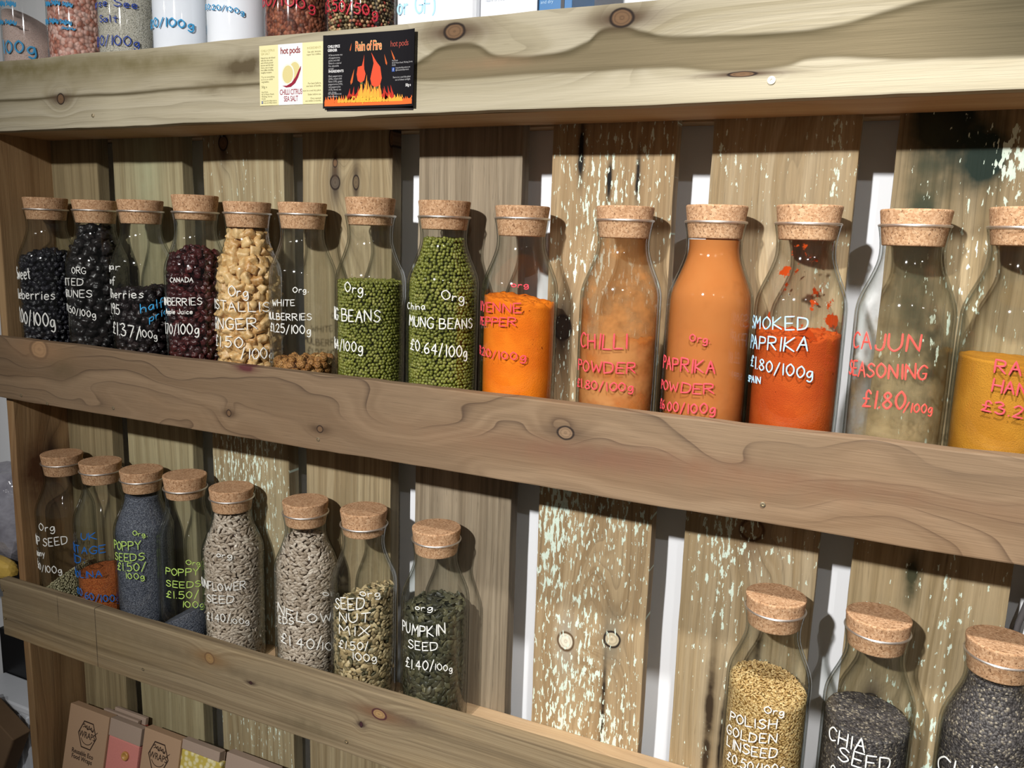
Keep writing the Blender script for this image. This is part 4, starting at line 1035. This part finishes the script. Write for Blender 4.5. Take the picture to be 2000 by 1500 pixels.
WHITE = plain('white_card', (234, 236, 240), .6, .3, .015, 30)
def flat_stroke_text(lines, parent, mat, y, rg, width):
    """handwriting on a flat front facing -Y; lines: (text, x0, z0, x1, z1, h)"""
    V, F = [], []
    for (t, x0, z0_, x1, z1_, h) in lines:
        st3 = []
        for st in write_line(t, rg):
            pts = subdiv([(x * (x1 - x0), yy * h) for x, yy in st], .003)
            st3.append([((x0 + x, y, z0_ + (z1_ - z0_) * x / (x1 - x0) + yy), (0, -1, 0)) for x, yy in pts])
        v, f = ribbons(st3, width, .0004)
        k = len(V); V += v; F += [tuple(i + k for i in q) for q in f]
    link('lettering', mesh('lettering', V, F), mat, parent)

def text_mesh(body, size, align='LEFT', spacing=1.0, bold=0.0, line=1.0):
    cu = bpy.data.curves.new('print', 'FONT')
    cu.body = body; cu.size = size; cu.align_x = align; cu.space_character = spacing; cu.offset = bold; cu.space_line = line
    cu.resolution_u = 3
    o = bpy.data.objects.new('print', cu); COL.objects.link(o)
    dg = bpy.context.evaluated_depsgraph_get()
    me = bpy.data.meshes.new_from_object(o.evaluated_get(dg))
    bpy.data.objects.remove(o); bpy.data.curves.remove(cu)
    v = [tuple(x.co) for x in me.vertices]; f = [tuple(q.vertices) for q in me.polygons]
    bpy.data.meshes.remove(me)
    return v, f

rg = np.random.default_rng(900)
# tub: stands behind the plank, writing on its front
t = empty('white_tub', (.768, .068, FU), 'white tub lettered or GF in pale blue, next to the peppercorn jar', 'tub')
link('tub_body', rounded_box('tub_body', .108, .078, .190, .018), WHITE, t, (0, 0, .095))
link('tub_lid', rounded_box('tub_lid', .112, .082, .018, .018), WHITE, t, (0, 0, .199))
flat_stroke_text([('or GF)', -.066 + .020, .0700, .004, .0690, .020)], t, ink('lb'), -.0392, rg, .0024)

c = empty('carton', (.8615, .068, FU), 'white carton with tiny grey print and a blue side strip on the top shelf', 'carton')
link('box', bm_mesh('box', box_bm(.068, .070, .20, .001)), WHITE, c, (0, 0, .10))
v, f = text_mesh('Suitable for storage in a cool\ndry place. Keep out of\nreach of children.', .0042)
me = mesh('fine_print', [(x, -.0353, y) for x, y, z in v], f)
link('fine_print', me, plain('grey_print', (150, 160, 176), .7, .2, 0), c, (-.028, 0, .083))
bx = empty('carton', (.9165, .068, FU), 'blue-fronted carton beside the white carton on the top shelf', 'carton')
link('box', bm_mesh('box', box_bm(.038, .070, .20, .001)), plain('blue_card', (38, 104, 158), .5, .4, .04), bx, (0, 0, .10))
link('dark_strip', bm_mesh('dark_strip', box_bm(.004, .0008, .199, 0)), plain('black_strip', (28, 28, 34), .5, .4, .04), bx, (.0085, -.0353, .10))
v, f = text_mesh('Keep cool\nand dry', .0048)
link('fine_print', mesh('fine_print', [(x, -.0353, y) for x, y, z in v], f), plain('pale_print', (170, 200, 226), .7, .2, 0), bx, (-.017, 0, .072))

# ---------------------------------------------------------------- printed product labels fixed to the top plank
def label_builder(name, loc, size, rot, label, base_mat, bend):
    e = empty(name, loc, label, 'label', None, (0, rot, 0))
    w, h = size
    def put(nm, verts2, faces, mat, lift):
        vs = [(x, bend(x, z) - lift, z) for x, z in verts2]
        o = link(nm, mesh(nm, vs, faces), mat, e)
        return o
    def poly(nm, pts, mat, lift): return put(nm, pts, [tuple(range(len(pts)))], mat, lift)
    def grid(nm, x0, z0_, x1, z1_, mat, lift, n=16):
        V, F = [], []
        for i in range(n + 1):
            for zz in (z0_, z1_): V.append((x0 + (x1 - x0) * i / n, zz))
        for i in range(n): F.append((2 * i, 2 * i + 2, 2 * i + 3, 2 * i + 1))
        return put(nm, V, F, mat, lift)
    def text(nm, items, mat, lift):
        V, F = [], []
        for (body, x, z, size_, al, *o) in items:
            v, f = text_mesh(body, size_, al, o[0] if o else 1.0, o[1] if len(o) > 1 else 0.0)
            sx = o[2] if len(o) > 2 else 1.0
            k = len(V); V += [(x + a * sx, z + b) for a, b, _ in v]; F += [tuple(i + k for i in q) for q in f]
        return put(nm, V, F, mat, lift)
    def sheet(nm, mat, th=.00025, n=24):
        V, F = [], []
        for i in range(n + 1):
            x = w * i / n
            for zz in (0, h):
                for d in (0, th): V.append((x, bend(x, zz) + d, zz))
        for i in range(n):
            a, b_ = 4 * i, 4 * i + 4
            F += [(a, b_, b_ + 2, a + 2), (a + 1, a + 3, b_ + 3, b_ + 1), (a, a + 1, b_ + 1, b_), (a + 2, b_ + 2, b_ + 3, a + 3)]
        F += [(0, 2, 3, 1), (4 * n, 4 * n + 1, 4 * n + 3, 4 * n + 2)]
        return link(nm, mesh(nm, V, F), mat, e)
    return e, poly, grid, text, sheet, put

ink_ = lambda n_, c: plain(n_, [k_ * .93 for k_ in c], .7, .12, 0)
ol = ink_('olive_print', (128, 122, 84)); mar = ink_('maroon_print', (150, 40, 60)); blk = ink_('black_print', (34, 30, 34))
flat = lambda x, z: 0.0
e, poly, grid, text, sheet, put = label_builder('product_label', (.5427, -.0007, .3277 + Z0), (.1015, .0697), math.radians(.5), 'cream and white label reading CHILLI CITRUS SEA SALT on the top plank', None, flat)
sheet('paper', ink_('cream_paper', (236, 228, 174)))
grid('white_panel', .0290, 0, .0655, .0697, ink_('white_paper', (242, 242, 240)), .00006)
text('logo', [('hot pods', .0475, .0588, .0105, 'CENTER', .92, .0002, .86)], blk, .00014)
text('logo', [('hot pods', .0475, .0588, .0105, 'CENTER', .92, -.0001, .86)], ink_('brick_red_print', (186, 70, 70)), .0002)
text('title', [('CHILLI CITRUS', .0478, .0118, .0088, 'CENTER', .95, .0001, .62), ('SEA SALT', .0478, .0040, .0088, 'CENTER', .95, .0001, .62)], mar, .00014)
def ell(cx, cz, rx, rz, n=28, a=0.0): return [(cx + rx * math.cos(t) * math.cos(a) - rz * math.sin(t) * math.sin(a), cz + rx * math.cos(t) * math.sin(a) + rz * math.sin(t) * math.cos(a)) for t in (2 * math.pi * k / n for k in range(n))]
pith = ink_('pale_pith', (236, 236, 220)); pulp = ink_('lemon_pulp', (222, 208, 146))
for cx, cz, lf in ((.0535, .0385, .0001), (.0435, .0350, .0002)):
    poly('lemon_slice', ell(cx, cz, .0098, .0122, a=-.1), pith, lf); poly('lemon_slice', ell(cx, cz, .0080, .0102, a=-.1), pulp, lf + .00005)
cu_ = [(.0350, .0222), (.0420, .0222), (.0495, .0255), (.0555, .0320), (.0600, .0395), (.0635, .0440), (.0630, .0400), (.0590, .0310), (.0545, .0245), (.0480, .0205), (.0410, .0200)]
poly('chilli', cu_, mar, .00032)
text('small_print', [('CHILLI CITRUS\nSEA SALT', .0025, .0625, .0036, 'LEFT', .9)], ink_('pale_olive_print', (196, 186, 130)), .00014)
text('small_print', [('Natural sea salt infused\nwith the citrus zest\nand of fresh ground\nlemons and the heat\nfrom a mix of super\nhot chillies including\nnaughty scorpion.', .0022, .0545, .0028, 'LEFT', .95, 0, .9), ('Try on everything\nas it is so useful\nvegetables.', .0026, .0325, .0028, 'LEFT'), ('50g e', .0026, .0205, .0040, 'LEFT'), ('Hot Pods,\n42 St Peters Road,\nWoking, Surrey\nGU22', .0026, .0150, .0026, 'LEFT'), ('hotpodschilliproducts\nhotpodschilliproducts', .0052, .0048, .0024, 'LEFT'),
     ('Sea salt, lemons,\nsuper hot chillies.', .0930, .0580, .0030, 'RIGHT'), ('For best before,\nsee base of bottle.', .0930, .0225, .0030, 'RIGHT'), ('Store in a cool dry place.', .0930, .0145, .0028, 'RIGHT'), ('Shake before use.', .0930, .0100, .0028, 'RIGHT'), ('Once opened,\nuse within 2 months.', .0930, .0055, .0028, 'RIGHT')], ol, .00014)
text('small_print', [('INGREDIENTS', .0930, .0620, .0036, 'RIGHT', .9)], ink_('pale_olive_heading', (196, 186, 130)), .00014)
poly('badge', [(.0026, .0022), (.0046, .0022), (.0046, .0056), (.0026, .0056)], ink_('blue_badge', (44, 72, 130)), .00014)
text('badge', [('f', .0036, .0028, .0034, 'CENTER')], ink_('white_badge', (240, 240, 240)), .0002)

bend2 = lambda x, z: -.0008 - .0035 * max(0, (x - .095) / .03) ** 2 - .0012 * max(0, (.012 - x) / .012) ** 2
e, poly, grid, text, sheet, put = label_builder('product_label', (.6405, -.0022, .3204 + Z0), (.1255, .0815), math.radians(.9), 'black flame-printed label reading Rain of Fire, overlapping the cream label', None, bend2)
sheet('paper', ink_('black_paper', (22, 20, 24)))
org_ = ink_('flame_orange', (240, 112, 52)); yel = ink_('flame_yellow', (246, 176, 66)); redf = ink_('flame_red', (196, 54, 40)); pep = ink_('pepper_red', (228, 84, 54)); wht = ink_('white_print', (232, 230, 228))
fr_ = random.Random(3)
def flames(nm, x0, x1, z0_, hmin, hmax, step, mat, lift, lean=0.0):
    V, F = [], []
    x = x0
    while x < x1 - step * .3:
        wd = step * fr_.uniform(.8, 1.3); hh = fr_.uniform(hmin, hmax); k = len(V); x_e = min(x + wd, x1)
        xm = (x + x_e) / 2 + fr_.uniform(-.3, .3) * wd
        V += [(x, z0_), (x_e, z0_), (x_e - wd * .12, z0_ + hh * .45), (xm + wd * .22, z0_ + hh * .62), (xm + wd * lean, z0_ + hh), (xm - wd * .12, z0_ + hh * .6), (x + wd * .1, z0_ + hh * .4)]
        F.append(tuple(range(k, k + 7))); x = x_e - wd * .15
    return put(nm, V, F, mat, lift)
grid('flames', .002, .0025, .1235, .0078, org_, .00006)
flames('flames', .002, .1235, .0060, .004, .0105, .0042, org_, .0001)
flames('flames', .033, .052, .0070, .012, .020, .0055, redf, .0001, .2); flames('flames', .080, .098, .0070, .012, .020, .0055, redf, .0001, -.2)
flames('flames', .048, .082, .0070, .018, .034, .0075, ink_('flame_amber', (242, 146, 60)), .00014, .15)
flames('flames', .050, .079, .0080, .014, .028, .0062, yel, .0002, -.25)
flames('flames', .020, .110, .0062, .004, .009, .0050, yel, .00016)
for cx, tz, bz, wd, ln in ((.0530, .0560, .0270, .0062, .004), (.0735, .0580, .0215, .0078, -.007)):
    pts = [(cx + ln, tz + .002), (cx + ln * .4 + wd * .35, tz - .008), (cx + wd * .7, tz - .014), (cx + wd, bz + .010), (cx + wd * .7, bz + .003), (cx, bz), (cx - wd * .75, bz + .003), (cx - wd, bz + .010), (cx - wd * .75, bz + .018), (cx - wd * .1 + ln * .4, tz - .010), (cx + ln * .7, tz - .004)]
    poly('pepper', pts, pep, .00022); poly('pepper_stalk', ell(cx + .001, bz, .0016, .0013), ink_('stalk_green', (96, 110, 60)), .00026)
for cx, cz, a, s in ((.0405, .0325, -.25, 1), (.0862, .0500, .3, .7), (.0960, .0545, .45, .7), (.0380, .066, -.2, .5)):
    p0 = [(0, -.007), (.0016, -.004), (.0012, .002), (.0002, .011), (-.0010, .002), (-.0015, -.004)]
    poly('ember', [(cx + (x * math.cos(a) - z * math.sin(a)) * s, cz + (x * math.sin(a) + z * math.cos(a)) * s) for x, z in p0], ink_('ember_orange', (206, 100, 50)), .00012)
text('title', [('Rain of Fire', .0625, .0625, .0148, 'CENTER', .9, .0004, .60)], ink_('pale_outline', (246, 214, 150)), .00026)
text('title', [('Rain of Fire', .0625, .0625, .0148, 'CENTER', .9, -.0001, .60)], ink_('title_red', (232, 84, 56)), .00034)
text('title', [('Chilli Spice Grinder', .0615, .0062, .0096, 'CENTER', .9, .0001, .62)], ink_('title_yellow', (240, 200, 70)), .00034)
text('logo', [('hot pods', .1045, .0648, .0092, 'CENTER', .92, 0, .82)], ink_('dim_red_logo', (172, 78, 66)), .00014)
text('small_print', [('CHILLI SPICE\nGRINDER', .0060, .0675, .0042, 'LEFT', .9, .0001, .8), ('INGREDIENTS', .0072, .0402, .0038, 'LEFT', 1, .0001, .9)], wht, .00014)
text('small_print', [('A flavoursome mix\nof peppercorns,\ngrains and chilli\nflakes in a coarse/\nfine adjustable\ngrinder', .0072, .0585, .0030, 'LEFT', 1, 0, .85), ('Black peppercorns\n(24%), mixed chilli\nflakes (15%), green\npeppercorns (12%),\nred peppercorns\n(12%), fennel, sea\nsalt, cloves', .0072, .0352, .0030, 'LEFT', 1, 0, .85), ('For best before see\nbase of bottle', .0068, .0155, .0028, 'LEFT', 1, 0, .85),
     ('Hot Pods\n42 St Peters Road, Woking, Surrey\nGU22', .0945, .0490, .0024, 'LEFT', 1, 0, .85), ('hotpodschilliproducts.com\n@hotpodschilliproducts', .0995, .0412, .0024, 'LEFT', 1, 0, .8), ('Store in a cool dry place\nout of direct sunlight.', .1210, .0310, .0028, 'RIGHT', 1, 0, .9)], ink_('grey_white_print', (186, 184, 184)), .00014)
text('small_print', [('50g e', .1215, .0215, .0042, 'RIGHT', 1, .0001, .85)], wht, .00014)
poly('badge', [(.0945, .0380), (.0982, .0380), (.0982, .0425), (.0945, .0425)], ink_('blue_badge_dark', (52, 84, 160)), .00014)
text('badge', [('f', .0964, .0386, .0044, 'CENTER')], wht, .0002)
e, poly, grid, text, sheet, put = label_builder('product_label', (.6435, -.0006, .3178 + Z0), (.119, .078), math.radians(1.2), 'spare dark label sheet whose lower edge shows under the flame-printed one', None, lambda x, z: -.0003)
sheet('paper', ink_('dark_grey_paper', (48, 42, 44)))

# ---------------------------------------------------------------- wrap packs leaning on the slats at the bottom
KRAFT = plain('kraft_card', (170, 140, 112), .85, .15, .05, 500)
KGREY = plain('grey_kraft_card', (162, 142, 126), .85, .15, .05, 500)
FW = -.878 + Z0
LEAN = -math.atan(.22)
dark_print = plain('dark_brown_print', (58, 44, 36), .8, .1, 0)
def fabric(name, rgb, rgb2=None, scale=60):
    g = G(name)
    c = g.coords()
    wv = g.noise(c, 1500.0, 1.0)
    col = lin(rgb)
    if rgb2: col = g.mix(g.smooth(g.vor(c, scale, 'Distance'), .25, .62), lin(rgb2), lin(rgb))
    k = (wv - .5) * .3 + 1
    col = g.mix(1.0, col, g.vec(k, k, k), 'MULTIPLY')
    return g.bsdf(col, .85, wv, .0006, .15)

def card(name, x0, x1, z0_, z1_, y, th, mat, parent, bev=.0012):
    return link(name, bm_mesh(name, box_bm(x1 - x0, th, z1_ - z0_, bev)), mat, parent, ((x0 + x1) / 2, y, (z0_ + z1_) / 2))

def hexlogo(parent, cx, cz, r, y):
    V, F = [], []
    for k in range(6):
        a0, a1 = math.radians(60 * k), math.radians(60 * k + 60)
        q = len(V)
        for rr in (r, r * .91):
            for a in (a0, a1): V.append((cx + rr * math.cos(a) * .93, y, cz + rr * math.sin(a) * 1.08))
        F.append((q, q + 1, q + 3, q + 2))
    v, f = text_mesh('WRAPS', r * .50, 'CENTER', 1.0, .0001)
    q = len(V); V += [(cx + a * .98, y, cz - r * .22 + b * 1.25) for a, b, _ in v]; F += [tuple(i + q for i in t_) for t_ in f]
    arc = [((cx + r * .62 * math.cos(t), y, cz - r * .05 + r * .62 * math.sin(t) * .95), (0, -1, 0)) for t in np.linspace(3.6, 5.8, 16)]
    st = [[((cx - r * .5 + x * r * 1.0, y, cz + r * .38 + yy * r * .36 + x * r * -.1), (0, -1, 0)) for x, yy in s] for s in write_line('~', np.random.default_rng(4))]
    bee = [((cx + r * (.72 + .25 * t), y, cz + r * (.22 + .22 * t)), (0, -1, 0)) for t in (0, .5, 1)]
    v2, f2 = ribbons([arc] + st + [bee], r * .05, .0002)
    q = len(V); V += v2; F += [tuple(i + q for i in t_) for t_ in f2]
    link('logo', mesh('logo', V, F), dark_print, parent)

FY = .0190
p = empty('wrap_pack', (.0, FY, FW), 'kraft wrap pack with coral cloth and a wooden button, lettered WRAPS', 'wrap pack', 'reusable wrap packs at the bottom of the rack', (LEAN, 0, 0))
card('cloth', .1195, .1930, .004, .193, .0095, .012, fabric('coral_cloth', (208, 132, 122)), p, .003)
card('card_backing', .120, .1945, .0, .2215, .0160, .0012, KGREY, p, .0004)
card('card_sleeve', .0210, .1190, .0, .2227, .0085, .016, KRAFT, p, .001)
card('header_flap', .1190, .1940, .1925, .2222, .0095, .013, KGREY, p, .001)
hexlogo(p, .0720, .1790, .0250, .0002)
v, f = text_mesh('Reusable Eco\nFood Wraps', .0112, 'CENTER', 1.0, .0002, .85)
link('lettering', mesh('lettering', [(x * .9, 0, z) for x, z, _ in v], f), dark_print, p, (.0660, .0002, .1420))
bt = lathe('button', [(.0004, .0006), (.0030, .0008), (.0046, .0026), (.0064, .0036), (.0076, .0022), (.0078, .0), (.0072, -.001)], 36, False)
bt.transform(Matrix.Rotation(math.pi / 2, 4, 'X'))
bo = link('button', bt, plain('varnished_wood_button', (186, 138, 74), .3, .5, .15, 180), p, (.1650, .0028, .1690), True); bo['label'] = 'round wooden button'
for nm_, x0, x1, top, yy, lab in (('wrap_pack', .0825, .1670, .2200, FY + .0185, 'plain kraft pack right behind the coral wrap pack'), ('wrap_pack', .0992, .1750, .2225, FY + .0275, 'rearmost kraft pack of the coral stack with a rust cloth corner')):
    q = empty(nm_, ((x0 + x1) / 2, yy, FW), lab, 'wrap pack', 'reusable wrap packs at the bottom of the rack', (LEAN, 0, 0))
    card('card_sleeve', -(x1 - x0) / 2, (x1 - x0) / 2, 0, top, .004, .007, KGREY, q, .001)
    if x0 > .09: card('cloth', .026, (x1 - x0) / 2 + .0012, top - .026, top - .012, .0035, .0082, fabric('rust_cloth', (170, 84, 70)), q, .002)
p = empty('wrap_pack', (.2027, FY, FW), 'kraft wrap pack with yellow blotched cloth, lettered WRAPS', 'wrap pack', 'reusable wrap packs at the bottom of the rack', (LEAN, 0, 0))
card('cloth', .0830, .1690, .004, .216, .0095, .012, fabric('yellow_cloth', (196, 176, 84), (226, 216, 170), 110), p, .003)
card('card_backing', .0835, .1640, .0, .2290, .0160, .0012, KGREY, p, .0004)
card('card_sleeve', .0, .0830, .0, .2290, .0085, .016, KRAFT, p, .001)
card('header_flap', .0830, .1636, .2160, .2320, .0095, .013, KGREY, p, .001)
hexlogo(p, .0380, .1900, .0250, .0002)
v, f = text_mesh('Reusable Eco\nFood Wraps', .0112, 'CENTER', 1.0, .0002, .85)
link('lettering', mesh('lettering', [(x * .9, 0, z) for x, z, _ in v], f), dark_print, p, (.0385, .0002, .1520))
p = empty('wrap_pack', (.3821, FY, FW), 'plain kraft pack at the end of the row, in front of the mint-flecked slat', 'wrap pack', 'reusable wrap packs at the bottom of the rack', (LEAN, 0, 0))
card('card_sleeve', .0, .100, .0, .2385, .0085, .016, KGREY, p, .001)

# ---------------------------------------------------------------- things beyond the side panel
def bag(name, loc, size, mat, label, cat, seed, amp=.12):
    v = ICO3[0].copy()
    for i in range(len(v)):
        q = Vector(v[i])
        v[i] *= 1 + amp * (mnoise.noise(q * 1.8 + Vector((seed, 0, 0))) + .6 * abs(mnoise.noise(q * 5.0 + Vector((0, seed, 0)))))
        v[i] = np.sign(v[i]) * np.abs(v[i]) ** .72
    me = mesh(name, v * np.array(size) / 2, [tuple(t_) for t_ in ICO3[1]])
    o = link(name, me, mat, None, loc, False)
    return tag(o, label, cat)
SDY = .082
for zz, lb in ((-.432, 'upper grey wall shelf beyond the side panel carrying the silvery bag'), (-.860, 'lower grey wall shelf beyond the side panel carrying a white crate')):
    tag(link('wall_shelf', bm_mesh('wall_shelf', box_bm(.30, .163, .014, .001)), plain('grey_shelf_sheet', (96, 98, 100), .5, .4, .05), None, (-.180, SDY, zz - .007 + Z0)), lb, 'shelf')
gp = G('silvery_plastic_film')
n_ = gp.noise(gp.coords(), 30.0, 3.0)
SILV = gp.bsdf(gp.mix(n_, lin((84, 80, 92)), lin((190, 190, 200))), .15, n_, .006, .6)
bag('plastic_bag', (-.125, .085, -.335 + Z0), (.15, .10, .175), SILV, 'crumpled silvery plastic bag beyond the side panel', 'bag', 2.0)
bag('yellow_packet', (-.10, .026, -.410 + Z0), (.12, .03, .038), plain('yellow_plastic', (206, 172, 84), .4, .5, .08, 40), 'yellow packet lying beside the side panel, in front of the silvery bag', 'packet', 5.0, .05)
bb = link('black_box', bm_mesh('black_box', box_bm(.20, .034, .255, .002)), plain('black_plastic', (20, 20, 22), .4, .4, .05), None, (-.15, .138, -.7325 + Z0)); tag(bb, 'tall black box standing at the back of the stand behind the white crate', 'box')
cr = empty('crate', (-.135, .088, -.860 + Z0), 'white ribbed plastic crate with a lid on the lower stand shelf', 'crate')
WP = plain('white_plastic', (226, 230, 236), .35, .5, .02)
link('crate_body', bm_mesh('crate_body', box_bm(.20, .056, .150, .003)), WP, cr, (0, 0, .075))
link('lid', bm_mesh('lid', box_bm(.21, .064, .014, .003)), WP, cr, (0, 0, .157))
for k in range(9): link('rib', bm_mesh('rib', box_bm(.006, .004, .140, .001)), WP, cr, (-.092 + .023 * k, -.0295, .073))
pb = link('paper_bag', rounded_box('paper_bag', .11, .034, .15, .004), plain('brown_paper', (112, 90, 68), .85, .15, .08, 60), None, (-.146, .030, -.768 + Z0)); tag(pb, 'brown paper bag leaning in front of the white crate', 'paper bag')
pb.rotation_euler = (0, math.radians(28), 0)

# cable hanging on the wall past the last lit slat
cv = [(1.462, .152, -.060), (1.448, .152, -.125), (1.430, .153, -.215), (1.420, .154, -.330), (1.418, .154, -.60)]
vs, fs = [], []
for i, p_ in enumerate(cv):
    for k in range(10):
        a = 2 * math.pi * k / 10; vs.append((p_[0] + .0035 * math.cos(a), p_[1] + .0035 * math.sin(a), p_[2] + Z0))
for i in range(len(cv) - 1):
    for k in range(10): fs.append((i * 10 + k, i * 10 + (k + 1) % 10, i * 10 + 10 + (k + 1) % 10, i * 10 + 10 + k))
tag(link('cable', mesh('cable', vs, fs), plain('grey_cable', (92, 88, 88), .5, .4, .03), None, None, True), 'grey cable hanging on the white wall past the mildewed slat', 'cable')
